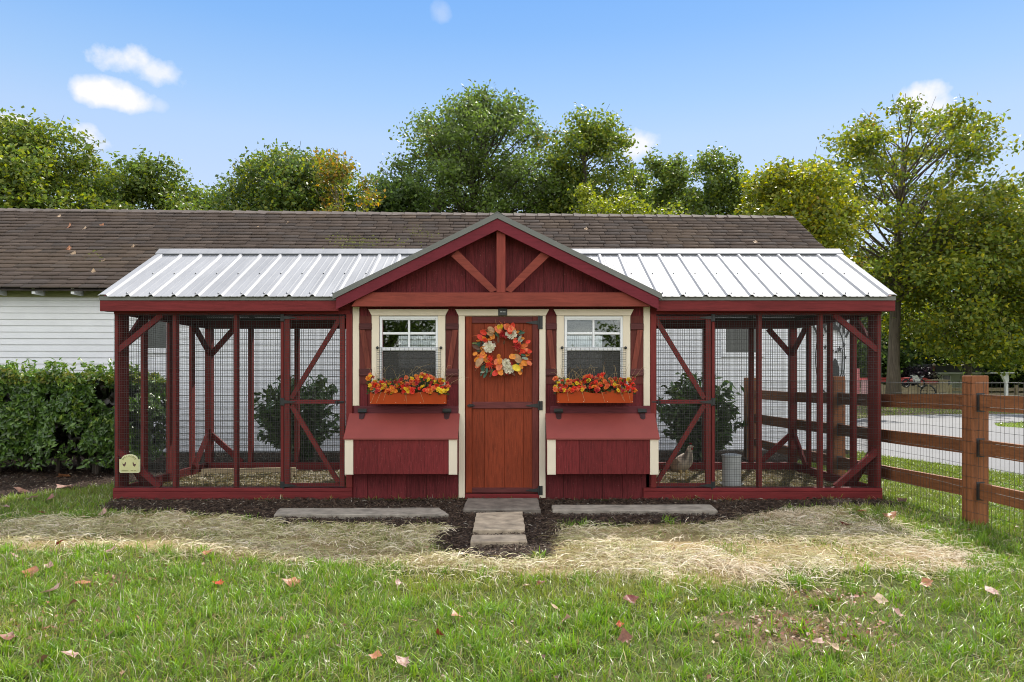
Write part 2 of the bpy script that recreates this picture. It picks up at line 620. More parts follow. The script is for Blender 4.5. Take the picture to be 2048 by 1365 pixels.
CXW = -0.15                                          # coop centre
COOP_L, COOP_R, COOP_B = wx(228), wx(1763), 10.2     # outer left, right and back of the coop
MULCH_PX = [(190, 1022), (230, 1003), (1764, 1003), (1800, 1012), (1700, 1018), (1560, 1022), (1490, 1034), (1440, 1046), (1290, 1050), (1120, 1056), (1112, 1085), (1105, 1112),
            (1030, 1122), (950, 1122), (885, 1106), (868, 1082), (900, 1058), (720, 1054), (560, 1052), (490, 1042), (350, 1028)]
MULCH = [G(*p) for p in MULCH_PX]
STRAW_L = [G(*p) for p in [(-60, 1052), (120, 1042), (250, 1034), (360, 1028), (480, 1042), (560, 1053), (720, 1055), (895, 1059), (868, 1082), (880, 1106), (940, 1124), (1100, 1122), (1120, 1150), (900, 1140), (760, 1124),
                            (600, 1130), (450, 1108), (250, 1100), (100, 1098), (-60, 1090)]]
STRAW_R = [G(*p) for p in [(1118, 1058), (1290, 1051), (1440, 1047), (1490, 1035), (1560, 1024), (1680, 1022), (1740, 1048), (1850, 1088), (1930, 1112), (1960, 1135), (1870, 1152), (1740, 1140), (1610, 1136), (1500, 1168),
                            (1390, 1172), (1250, 1152), (1110, 1150), (1090, 1122)]]
BED_L = [(-12, 7.95), (-5.45, 7.85), (-4.85, 8.75), (COOP_L - .02, 9.35), (COOP_L, 13.2), (-12, 13.2)]
BED_B = [(COOP_L, 10.2), (3.6, 10.2), (3.9, 10.8), (5.6, 12.2), (6.0, 13.4), (COOP_L, 13.2)]


def jit(x, y, a=0.10):
    return x + a * (fbm(x, y, 5, 3) - .5) * 2, y + a * (fbm(x, y, 5, 8) - .5) * 2


def zone(x, y):
    """mulch, straw, bedding weights at ground points"""
    jx, jy = jit(x, y)
    mu = inpoly(jx, jy, MULCH) | inpoly(jx, jy, BED_L) | inpoly(jx, jy, BED_B)
    st = (inpoly(jx, jy, STRAW_L) | inpoly(jx, jy, STRAW_R)) & ~mu
    be = (x > COOP_L + .06) & (x < COOP_R - .06) & (y > 7.82) & (y < 10.15)
    return mu & ~be, st & ~be, be


def gz(x, y):
    """height of the ground"""
    x, y = np.asarray(x, float), np.asarray(y, float)
    near = np.clip((13 - np.abs(x)) / 3, 0, 1) * np.clip((14 - y) / 2, 0, 1) * np.clip((y + 6) / 3, 0, 1)
    z = (fbm(x, y, 1.1, 1) - .5) * 0.05 + (fbm(x, y, 5, 2) - .5) * 0.022
    mu, st, be = zone(x, y)
    z = z * np.where(mu | be, 0.55, 1) + np.where(mu, 0.012, 0)
    return z * near


# ------------------------------------------------------------------ ground, driveway
def axis(lo, hi, step, far):
    a = list(np.arange(lo, hi + 1e-6, step))
    s, p = step, hi
    while p < far[1]:
        s *= 1.35
        p += s
        a.append(p)
    s, p = step, lo
    while p > far[0]:
        s *= 1.35
        p -= s
        a.insert(0, p)
    return np.array(a)


def ground_mat():
    m, nt, b, out = new_mat('ground_soil')
    at = nd(nt, 'ShaderNodeAttribute', attribute_name='Col')
    geo = nd(nt, 'ShaderNodeNewGeometry')
    n = noise(nt, geo.outputs['Position'], 22, 8, 0.7)
    n2 = noise(nt, geo.outputs['Position'], 0.9, 5, 0.6)
    c = mixc(nt, 1.0, at.outputs['Color'], ramp(nt, n, [(0.25, (0.45, 0.45, 0.45)), (0.75, (1.5, 1.5, 1.5))]), 'MULTIPLY')
    c = mixc(nt, 1.0, c, ramp(nt, n2, [(0.3, (0.8, 0.85, 0.8)), (0.7, (1.15, 1.1, 1.05))]), 'MULTIPLY')
    nt.links.new(c, b.inputs['Base Color'])
    b.inputs['Roughness'].default_value = 0.95
    b.inputs['Specular IOR Level'].default_value = 0.1
    bump(nt, b, n, 0.8, 0.02)
    return m


def build_ground():
    xs = axis(-8.5, 8.5, 0.065, (-600, 600))
    ys = axis(2.2, 13.0, 0.065, (-600, 900))
    X, Y = np.meshgrid(xs, ys)
    x, y = X.ravel(), Y.ravel()
    z = gz(x, y)
    mu, st, be = zone(x, y)
    col = np.empty((len(x), 3))
    col[:] = (0.080, 0.095, 0.026)
    far = np.clip((y - 8) / 6, 0, 1)[:, None] * np.clip((np.hypot(x, y)) / 6 - 1, 0, 1)[:, None]
    col = col * (1 - far) + np.array((0.115, 0.165, 0.022)) * far
    p = fbm(x, y, 0.55, 11)
    br = np.clip((p - .55) * 5, 0, 1)[:, None] * (1 - far) * .6
    col = col * (1 - br) + np.array((0.12, 0.085, 0.05)) * br
    for (px, py, r) in ((1600, 1260, .42), (1650, 1190, .30), (480, 1110, .25), (200, 1160, .22), (1560, 1270, .3)):
        q = np.hypot(x - G(px, py)[0], (y - G(px, py)[1]) * 1.4) / r
        w_ = np.clip(1.4 - q - (fbm(x, y, 5, 91) - .5) * 1.4, 0, 1)[:, None]
        col = col * (1 - w_) + np.array((0.145, 0.105, 0.06)) * w_ * 1.0
    col[st] = (0.30, 0.235, 0.125)
    col[be] = (0.105, 0.085, 0.045)
    col[mu] = (0.034, 0.023, 0.017)
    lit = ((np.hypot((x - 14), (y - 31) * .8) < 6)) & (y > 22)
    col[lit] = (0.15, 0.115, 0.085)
    nx, ny = len(xs), len(ys)
    i = np.arange(nx * ny).reshape(ny, nx)
    f = np.stack([i[:-1, :-1], i[:-1, 1:], i[1:, 1:], i[1:, :-1]], -1).reshape(-1, 4)
    me = np_mesh('ground', np.stack([x, y, z], 1), f, col)
    me.polygons.foreach_set('use_smooth', [True] * len(me.polygons))
    tag(put('ground', me, ground_mat()), 'lawn and garden ground with soil showing between the grass', None, None, 'structure')
    # driveway: one sheet a few millimetres above the lawn
    poly = [(5.85, 13.2), (6.0, 12.2), (6.45, 10.6), (6.6, 9.5), (6.95, 6), (7.4, -6), (17, -6), (15.4, 10), (13.2, 17.4), (12.7, 19.4), (13.6, 20.9), (17, 21.4), (60, 22), (60, 27.5), (15, 25.6), (12.2, 24.6), (9, 21), (7, 17)]
    mb = MB()
    mb.add([(px, py, 0.012) for px, py in poly], [tuple(range(len(poly)))])
    mb.f = [mb.f[0]]
    m, nt, b, out = new_mat('worn_asphalt')
    geo = nd(nt, 'ShaderNodeNewGeometry')
    n1 = noise(nt, geo.outputs['Position'], 60, 8, 0.7)
    n2 = noise(nt, geo.outputs['Position'], 0.8, 5, 0.6)
    c = ramp(nt, n1, [(0.3, (0.085, 0.087, 0.090)), (0.7, (0.125, 0.127, 0.13))])
    c = mixc(nt, 1.0, c, ramp(nt, n2, [(0.3, (0.82, 0.82, 0.82)), (0.7, (1.15, 1.15, 1.15))]), 'MULTIPLY')
    nt.links.new(c, b.inputs['Base Color'])
    b.inputs['Roughness'].default_value = 0.75
    bump(nt, b, n1, 0.3, 0.01)
    o = obj('driveway', mb, m)
    tag(o, 'curved grey asphalt driveway beyond the rail fence', None, None, 'structure')


build_ground()


# ------------------------------------------------------------------ the white clapboard barn behind
BT = R(2.42)
BU = Vector((math.cos(BT), math.sin(BT), 0))         # along its wall
BV = Vector((-math.sin(BT), math.cos(BT), 0))        # away from the viewer
BO = Vector((0, 12.75, 0))
def B(u, v, z): return tuple(BO + BU * u + BV * v + Vector((0, 0, z)))
B_SL = 0.638                                         # roof slope
B_EV, B_EZ, B_RV = -0.35, 2.745, 2.69                # eave offset and height, ridge offset
U0, U1 = -11.6, 6.05


def bbox(mb, u0, u1, v0, v1, z0, z1):
    k = MB().box(u0, u1, v0, v1, z0, z1)
    return mb.add([B(*p) for p in k.v], k.f)


def roofpt(u, s, h=0.0):
    """point on the barn's near slope, s metres up from the eave, h above it"""
    c = 1 / math.hypot(1, B_SL)
    return B(u, B_EV + s * c - h * B_SL * c, B_EZ + s * B_SL * c + h * c)


def build_barn():
    t = thing('barn', B(-2.5, 1, 0), 'long white clapboard barn with brown shingle roof standing behind the red coop', 'barn')
    wall = obj('wall', bbox(MB(), U0 + .25, U1 - .18, 0.012, 0.14, 0.0, 2.80), M['white_siding'], t)
    # gable ends up to the roof
    for u in (U0 + .25, U1 - .18):
        mb = MB()
        vs = [B(u, 0.012, 2.8), B(u, 5.35, 2.8), B(u, B_RV, B_EZ + (B_RV - B_EV) * B_SL - .05), B(u, 5.35, 0), B(u, 0.012, 0)]
        mb.add([vs[4], vs[3], vs[1], vs[2], vs[0]], [(0, 1, 2, 3, 4)])
        obj('gable_wall', mb, M['white_siding'], t)
    # lapped boards, each a wedge leaning out at its foot
    win = [((-6.15, -5.83), (1.78, 2.28)), ((3.72, 4.32), (1.72, 2.26))]
    k = 0
    z = 0.035
    while z < 2.62:
        h = 0.106
        mb = MB()
        cuts = [(U0 + .2, U1 - .13)]
        for (a, b2), (z0, z1) in win:
            if z < z1 + .05 and z + h > z0 - .05:
                cuts = [q for c in cuts for q in (((c[0], a - .07), (b2 + .07, c[1])) if c[0] < a and c[1] > b2 else (c,))]
        rr = random.Random(k)
        for a, b2 in cuts:
            e0, e1 = rr.uniform(-.004, .004), rr.uniform(-.004, .004)
            vs = [B(a, 0.010, z + h + .012), B(b2, 0.010, z + h + .012), B(b2, -0.008, z + e1), B(a, -0.008, z + e0), B(a, 0.011, z + e0), B(b2, 0.011, z + e1)]
            mb.add(vs, [(3, 2, 1, 0), (4, 5, 2, 3)])
        obj('siding_board', mb, M['white_siding'], wall)
        z += h
        k += 1
    mb = bbox(MB(), U1 - .22, U1 - .13, -.016, .012, 0.1, 2.7)
    obj('corner_board', mb, M['white_siding'], t)
    obj('foundation', bbox(MB(), U0 + .27, U1 - .19, -.004, .13, -.1, .03), plain('barn_foundation', (.25, .25, .24), .9, .2), t)
    for (a, b2), (z0, z1) in win:
        w = obj('window', bbox(MB(), a - .02, b2 + .02, -.004, .011, z0 - .02, z1 + .02), plain('barn_window_dark', (.035, .042, .036), .15, .2, spec=.6), t)
        for q in ((a - .08, a, z0 - .08, z1 + .08), (b2, b2 + .08, z0 - .08, z1 + .08), (a, b2, z1, z1 + .08), (a, b2, z0 - .08, z0)):
            obj('frame', bbox(MB(), q[0], q[1], -.03, .012, q[2], q[3]), M['vinyl'], w)
    # eave board between white rafter tails
    obj('eave_board', bbox(MB(), U0 + .1, U1 - .1, -.005, .012, 2.63, 2.80), M['eave_green'], t)
    k = 0
    u = -11.0
    while u < U1 - .2:
        mb = MB()
        for du in (0, .05):
            pass
        vs = []
        for uu in (u, u + .05):
            vs += [B(uu, -.30, 2.655), B(uu, .0, 2.655), B(uu, .0, 2.655 + .30 * B_SL + .1), B(uu, -.30, 2.76)]
        mb.add(vs, [(0, 1, 2, 3), (7, 6, 5, 4), (0, 4, 5, 1), (3, 2, 6, 7), (0, 3, 7, 4)])
        obj('rafter_tail', mb, M['white_siding'], t)
        u += .625
    # roof deck, two slopes
    c = 1 / math.hypot(1, B_SL)
    SLEN = (B_RV - B_EV) / c
    mb = MB()
    p = [roofpt(U0, 0, -.03), roofpt(U1, 0, -.03), roofpt(U1, SLEN, -.03), roofpt(U0, SLEN, -.03),
         roofpt(U0, 0, -.05), roofpt(U1, 0, -.05), roofpt(U1, SLEN, -.06), roofpt(U0, SLEN, -.06)]
    mb.add(p, [(0, 1, 2, 3), (7, 6, 5, 4), (0, 4, 5, 1), (1, 5, 6, 2), (3, 7, 4, 0)])
    zr = B_EZ + (B_RV - B_EV) * B_SL
    q = [B(U0, B_RV, zr - .04), B(U1, B_RV, zr - .04), B(U1, 5.75, B_EZ), B(U0, 5.75, B_EZ)]
    mb.add(q, [(0, 1, 2, 3)])
    roof = obj('roof', mb, plain('roof_deck_dark', (.06, .05, .045), .9, .2), t)
    # rake boards
    for u in (U1 - .06, U0):
        mb = MB()
        vs = []
        for uu in (u, u + .06):
            vs += [roofpt(uu, 0.02, -.06), roofpt(uu, SLEN, -.06), roofpt(uu, SLEN, -.2), roofpt(uu, .02, -.17)]
        mb.add(vs, [(0, 1, 2, 3), (7, 6, 5, 4), (0, 4, 5, 1), (3, 2, 6, 7), (0, 3, 7, 4)])
        obj('rake_board', mb, M['white_siding'], t)
    # three-tab shingles: 300 nearest bare ones as pieces, the rest joined
    rows = 23
    ex = SLEN / rows
    rr = random.Random(3)
    rest_v, rest_f, rest_c = [], [], []
    count = 0
    for r in range(rows):
        s0 = r * ex
        u = U0 - rr.uniform(0, .3)
        wob = rr.uniform(-.008, .008)
        while u < U1:
            w = 0.305
            a, b2 = max(U0 - .02, u + .004), min(U1 + .02, u + w - .004)
            if b2 - a > .03:
                th = rr.uniform(.020, .030)
                sk = rr.uniform(-.012, .012) + wob
                curl = rr.uniform(0, .010)
                vs = [roofpt(a, s0 - .012 + sk, .009), roofpt(b2, s0 - .012 + sk + rr.uniform(-.006, .006), .009), roofpt(b2, min(SLEN, s0 + ex + .02), .0), roofpt(a, min(SLEN, s0 + ex + .02), .0),
                      roofpt(a, s0 - .012 + sk, th + curl), roofpt(b2, s0 - .012 + sk, th + rr.uniform(0, .006)), roofpt(b2, min(SLEN, s0 + ex + .02), .004), roofpt(a, min(SLEN, s0 + ex + .02), .004)]
                fs = [(4, 5, 6, 7), (0, 1, 5, 4), (1, 2, 6, 5), (3, 0, 4, 7), (3, 2, 1, 0)]
                k = rr.uniform(.88, 1.14)
                base = np.array((0.115, 0.090, 0.075)) if rr.random() > .25 else np.array((0.104, 0.086, 0.076))
                if fbm((a,), (s0,), .8, 21)[0] > .62:
                    base = base * np.array((1.15, 1.12, 1.05))
                colr = base * k
                if -8.7 < a < -3.9 and count < 299 and s0 < 3.05:
                    o = Vector(vs[0])
                    me = np_mesh('shingle', [(v[0] - o.x, v[1] - o.y, v[2] - o.z) for v in vs], fs, np.tile(colr, (8, 1)))
                    put('shingle', me, M['shingle'], roof, o)
                    count += 1
                else:
                    n = len(rest_v)
                    rest_v += vs
                    rest_f += [tuple(i + n for i in f) for f in fs]
                    rest_c += [colr] * 8
            u += w
    o = Vector(B(0, 0, B_EZ))
    me = np_mesh('shingle_courses', np.array(rest_v) - np.array(o), rest_f, np.array(rest_c))
    tag(put('shingle_courses', me, M['shingle'], roof, o), kind='stuff')
    # ridge cap
    mb = MB()
    u = U0
    while u < U1:
        e = min(U1 + .02, u + .27)
        h0, h1 = .022 + rr.uniform(0, .012), .012
        mb.add([B(u, B_RV - .14, zr - .085 + h0), B(e, B_RV - .14, zr - .085 + h1), B(e, B_RV, zr + .005 + h1), B(u, B_RV, zr + .005 + h0), B(u, B_RV + .14, zr - .085 + h0), B(e, B_RV + .14, zr - .085 + h1),
                B(u, B_RV - .14, zr - .1)], [(0, 1, 2, 3), (3, 2, 5, 4), (0, 3, 6)])
        u += .25
    me = bpy.data.meshes.new('ridge_cap')
    o = obj('ridge_cap', mb, plain('ridge_shingle', (.10, .08, .068), .9, .25, 3), roof)
    # moss on the shingles
    mv, mf, mc = [], [], []
    for (px, py, n, sp) in ((742, 487, 260, 40), (705, 490, 120, 22), (832, 462, 60, 12), (690, 480, 40, 20), (190, 513, 40, 12), (860, 474, 30, 12)):
        for i in range(n):
            x, y = px + rr.gauss(0, sp), py + rr.gauss(0, 6)
            q = ray_roof(x, y)
            if q is None: continue
            s = rr.uniform(.008, .022)
            u, sl = q
            b0 = len(mv)
            mv += [roofpt(u - s, sl - s * .6, .012), roofpt(u + s, sl - s * .6, .012), roofpt(u + s, sl + s, .010), roofpt(u - s, sl + s, .010), roofpt(u, sl, .012 + s)]
            mf += [(b0, b0 + 1, b0 + 4), (b0 + 1, b0 + 2, b0 + 4), (b0 + 2, b0 + 3, b0 + 4), (b0 + 3, b0, b0 + 4)]
            mc += [np.array((.10, .105, .022)) * rr.uniform(.6, 1.5)] * 5
    o = Vector(B(0, 0, B_EZ))
    tag(put('moss', np_mesh('moss', np.array(mv) - np.array(o), mf, np.array(mc)), M['mulch'], roof, o), kind='stuff')


def ray_roof(px, py):
    """(u, s) where the sight line through a photo pixel meets the barn roof"""
    d = Vector(((px - CX) / F, 1, (HY - py) / F))
    o = Vector((0, 0, CH))
    c = 1 / math.hypot(1, B_SL)
    n = BV * (-B_SL * c) + Vector((0, 0, c))
    p0 = Vector(roofpt(0, 0))
    k = (p0 - o).dot(n) / d.dot(n)
    p = o + d * k - p0
    return p.dot(BU), p.dot(BV * c + Vector((0, 0, B_SL * c)))


build_barn()


# ------------------------------------------------------------------ the red chicken coop
HX0, HX1 = wx(693), wx(1312)                         # the closed house between the two runs
GY = 7.60                                            # front of the gable roof
GZ, GK, GHW = CH + (HY - 426) / F * GY, 0.492, 1.69  # ridge height, slope, half width of the gable roof
EY, EZ = 7.66, wz(592, 7.66)                         # eave of the wing roofs
RY, RZ = 9.0, wz(505, 9.0)                           # their ridge
WS = (RZ - EZ) / (RY - EY)
coop = thing('chicken_coop', (CXW, 9.0, 0), 'wide red chicken coop with a gabled house between two wire mesh runs', 'chicken coop')


def vents(poly_ok=None):
    pass


def build_house():
    # vertical boards of the front, cut round the door and windows
    base = obj('front_wall', MB().box(HX0, HX1, Y0 + .045, Y0 + .06, 0.0, 0.35), M['interior'], coop)
    openings = [(wx(936), wx(1072), -1, wz(634)),
                (wx(766), wx(873), wz(782), wz(638)), (wx(1134), wx(1241), wz(782), wz(638))]
    edges = [HX0] + [wx(852.7 + 39.2 * k) for k in range(-4, 12)] + [HX1]
    for a, b in zip(edges, edges[1:]):
        if b - a < .02: continue
        a2, b2 = a + .002, b - .002
        cuts = sorted({a2, b2} | {min(max(q, a2), b2) for o in openings for q in o[:2]} | ({CXW} if a2 < CXW < b2 else set()))
        mbs = {}
        for x0, x1 in zip(cuts, cuts[1:]):
            if x1 - x0 < 1e-5: continue
            xm = (x0 + x1) / 2
            top = lambda x: min(GZ - GK * abs(x - CXW) - .02, 9)
            zs = [(0.0, None)]
            spans = [(0.0, 99)]
            for o in openings:
                if o[0] < xm < o[1]:
                    n = []
                    for s, e in spans:
                        if o[2] > s: n.append((s, o[2]))
                        if o[3] < e: n.append((o[3], e))
                    spans = n
            for s, e in spans:
                mb = mbs.setdefault((s, e) if (a2 > openings[1][0] and b2 < openings[1][1]) or (a2 > openings[2][0] and b2 < openings[2][1]) else 0, MB())
                if e > 50:
                    mb.prism([(x0, s), (x1, s), (x1, top(x1)), (x0, top(x0))], Y0, Y0 + .018)
                else:
                    mb.prism([(x0, s), (x1, s), (x1, e), (x0, e)], Y0, Y0 + .018)
        for mb in mbs.values():
            obj('plank', mb, M['siding'], base)
    # backing behind the grooves
    for x0, x1, z0, z1 in ((HX0 + .01, wx(764), .0, 2.1), (wx(875), wx(934), 0, 2.1), (wx(1074), wx(1132), 0, 2.1), (wx(1243), HX1 - .01, 0, 2.1), (wx(764), wx(875), 0, wz(783)),
                           (wx(1132), wx(1243), 0, wz(783)), (wx(764), wx(875), wz(637), 2.1), (wx(1132), wx(1243), wz(637), 2.1), (wx(934), wx(1074), wz(633), 2.1)):
        obj('backing', MB().box(x0, x1, Y0 + .019, Y0 + .03, z0 + .001, z1), M['interior'], base)
    mb = MB().prism([(CXW - 1.5, 2.1), (CXW + 1.5, 2.1), (CXW + 1.4, GZ - GK * 1.4 - .03), (CXW, GZ - .03), (CXW - 1.4, GZ - GK * 1.4 - .03)], Y0 + .0195, Y0 + .03)
    obj('gable_backing', mb, M['interior'], base)
    # side and back walls
    for x in (HX0, HX1):
        s = 1 if x == HX0 else -1
        y = Y0 + .02
        while y < COOP_B - .02:
            e = min(COOP_B - .02, y + .2)
            obj('side_plank', MB().box(x, x + s * .02, y + .003, e - .003, 0, 2.12), M['siding'], coop)
            y += .2
        obj('side_lining', MB().box(x + s * .021, x + s * .03, Y0 + .03, COOP_B - .02, 0, 2.12), M['interior'], coop)
    bw = [(-1.56, -.98, 1.42, 1.86), (.62, 1.24, 1.42, 1.86)]
    xs = [HX0, bw[0][0], bw[0][1], bw[1][0], bw[1][1], HX1]
    mb = MB()
    mb.box(HX0, HX1, COOP_B - .02, COOP_B, 0, 1.42).box(HX0, HX1, COOP_B - .02, COOP_B, 1.86, 2.2)
    mb.box(xs[0], xs[1], COOP_B - .02, COOP_B, 1.42, 1.86).box(xs[2], xs[3], COOP_B - .02, COOP_B, 1.42, 1.86).box(xs[4], xs[5], COOP_B - .02, COOP_B, 1.42, 1.86)
    obj('back_wall', mb, M['interior'], coop)
    for a, b, z0, z1 in bw:
        tag(obj('wire_mesh', MB().wires((a, COOP_B - .03, z0), (1, 0, 0), (0, 0, 1), b - a, z1 - z0, .03, .06, .003), M['wire'], coop), kind='stuff')
    obj('floor', MB().box(HX0 + .03, HX1 - .03, Y0 + .06, COOP_B - .02, .12, .15), M['interior'], coop)
    # cream corner boards and red corner studs
    for a, b in ((706, 719), (1286.5, 1299.5)):
        obj('corner_trim', MB().cbox(wx(a), wx(b), Y0 - .02, Y0 - .001, wz(812), wz(613)), M['cream'], coop)
    for a, b in ((693, 705.5), (1300, 1312)):
        obj('corner_stud', MB().cbox(wx(a), wx(b), Y0 - .024, Y0 - .001, .129, wz(628)), M['red_z'], coop)
    # threshold
    obj('threshold', MB().cbox(wx(931), wx(1078), Y0 - .03, Y0 - .002, 0.0, wz(987.5)), M['red_x'], coop)


def casing(x0, x1, xa, xb, ztop, zhead, zbot, wl, parent):
    """cream casing: flared head x0..x1 over two legs"""
    head = MB().prism([(x0, ztop), (x1, ztop), (x1 - .028, zhead + .012), (x1 - .034, zhead), (x0 + .034, zhead), (x0 + .028, zhead + .012)], Y0 - .036, Y0 - .001)
    obj('head_trim', head, M['cream'], parent)
    for a, b in ((xa, xa + wl), (xb - wl, xb)):
        obj('side_trim', MB().cbox(a, b, Y0 - .026, Y0 - .001, zbot, zhead - .0005), M['cream'], parent)


def build_door():
    fr = obj('door_casing', MB().box(wx(930), wx(1078.5), Y0 - .012, Y0 + .03, wz(633.2), wz(631)), M['cream'], coop)
    casing(wx(911), wx(1098), wx(917.5), wx(1091), wz(619.5), wz(632), wz(996), .066, fr)
    d = MB()
    y0, y1 = Y0 - .012, Y0 + .012
    door = obj('door', MB().box(wx(932), wx(1076), Y0 + .013, Y0 + .025, wz(985), wz(634)), M['interior'], coop)
    g = [944, 969, 1009, 1047, 1064.5]
    for a, b in zip(g, g[1:]):
        obj('plank', MB().cbox(wx(a) + .0005, wx(b) - .0005, y0 + .010, y1, wz(985), wz(635), .003), M['door_z'], door)
    y2 = y0 - .008
    obj('stile', MB().cbox(wx(931.5), wx(944), y2, y1, wz(985.5), wz(633.5)), M['door_z'], door)
    obj('stile', MB().cbox(wx(1064.5), wx(1077), y2, y1, wz(985.5), wz(633.5)), M['shut_z'], door)
    for a, b in ((634, 647), (804, 817.5), (975.5, 985.5)):
        obj('rail', MB().cbox(wx(944.3), wx(1064.2), y2 + .001, y1, wz(b), wz(a)), M['door_x'], door)
    # black strap hinges
    for zc, h in ((646, 13), (811.5, 9), (980.5, 9)):
        mb = MB().box(wx(1078.5), wx(1085), Y0 - .035, Y0 - .024, wz(zc + h), wz(zc - h))
        mb.prism([(wx(1078), wz(zc - 4.5)), (wx(1078), wz(zc + 4.5)), (wx(1052), wz(zc + .8)), (wx(1052), wz(zc - .8))], y2 - .008, y2 - .001)
        mb.tube([(wx(1077.5), Y0 - .034, wz(zc + h)), (wx(1077.5), Y0 - .034, wz(zc - h))], .009, 8)
        obj('hinge', mb, M['black'], door)
    mb = MB().box(wx(936), wx(946), y2 - .006, y2, wz(813), wz(809.5))
    mb.prism([(wx(934), wz(811.2)), (wx(939), wz(808)), (wx(947), wz(809)), (wx(950), wz(811.2)), (wx(947), wz(813.4)), (wx(939), wz(814.4))], y2 - .016, y2 - .007)
    mb.tube([(wx(942), y2 - .015, wz(811)), (wx(942), y2 - .05, wz(811)), (wx(946), y2 - .055, wz(812))], .008, 8)
    obj('handle', mb, M['black'], door)


def build_window(c):
    """window centred at photo column c, flanked by two stained shutters"""
    x0, x1 = wx(c - 74), wx(c + 73)
    w = obj('window', MB().box(wx(c - 58.5), wx(c + 59), Y0 - .012, Y0 - .001, wz(637.5), wz(633)), M['vinyl'], coop)
    casing(wx(c - 80), wx(c + 79.5), x0, x1, wz(619.5), wz(632), wz(785), .078, w)
    yf, yb = Y0 - .014, Y0 + .04
    for a, b in ((c - 58.5, c - 53), (c + 53.5, c + 59)):
        obj('frame', MB().cbox(wx(a), wx(b), yf, yb, wz(784), wz(637.6)), M['vinyl'], w)
    # upper sash with its grid
    obj('frame', MB().cbox(wx(c - 52.9), wx(c + 53.4), yf + .006, yb, wz(640.5), wz(633.1)), M['vinyl'], w)
    obj('meeting_rail', MB().cbox(wx(c - 52.9), wx(c + 53.4), yf - .002, yb, wz(702), wz(695)), M['vinyl'], w)
    obj('muntin', MB().cbox(wx(c - 2), wx(c + 2), yf + .012, yb - .01, wz(694.8), wz(640.7)), M['vinyl'], w)
    for a, b in ((c - 52.8, c - 2.2), (c + 2.2, c + 53.2)):
        obj('muntin', MB().cbox(wx(a), wx(b), yf + .013, yb - .012, wz(669.6), wz(664.8)), M['vinyl'], w)
        for p, q in ((641, 664.6), (669.8, 694.6)):
            obj('pane', MB().box(wx(a), wx(b), Y0 + .012, Y0 + .016, wz(q), wz(p)), M['glass'], w)
    obj('screen', MB().box(wx(c - 52.8), wx(c + 53.2), Y0 + .006, Y0 + .008, wz(783), wz(702.2)), M['screen'], w)
    # wire guard over the lower half, hung on two black knobs
    tag(obj('wire_mesh', MB().wires((wx(c - 63), Y0 - .034, wz(785)), (1, 0, 0), (0, 0, 1), wx(c + 64) - wx(c - 63), wz(696) - wz(785), .0495, .0245, .0028), M['wire'], w), kind='stuff')
    for k in (c - 63, c + 64):
        mb = MB()
        mb.lathe([(0, 0), (.011, .001), (.015, .006), (.015, .012), (.009, .019), (0, .021)], (0, 0, 0), 12)
        p = W(k, 696, Y0 - .034)
        mb.v = [(x + p.x, p.y - z, y + p.z) for x, y, z in mb.v]
        obj('knob', mb, M['black'], w, smooth=True)


def build_shutter(a, b, flip):
    z0, z1 = wz(768), wz(632)
    s = obj('shutter', MB().box(wx(a), wx(b), Y0 - .012, Y0 - .002, z0, z1), M['shut_z'], coop)
    for p, q in ((647.5, 660), (738, 752)):
        obj('batten', MB().cbox(wx(a), wx(b), Y0 - .034, Y0 - .0125, wz(q), wz(p)), M['shut_x'], s)
    xa, xb = (wx(a) + .006, wx(b) - .006) if not flip else (wx(b) - .006, wx(a) + .006)
    sg = 1 if xb > xa else -1
    k = .055 * sg
    obj('brace', MB().prism([(xa, wz(660.2)), (xa + k, wz(660.2)), (xb, wz(737.8)), (xb - k, wz(737.8))], Y0 - .026, Y0 - .0122), M['shut_b'], s)


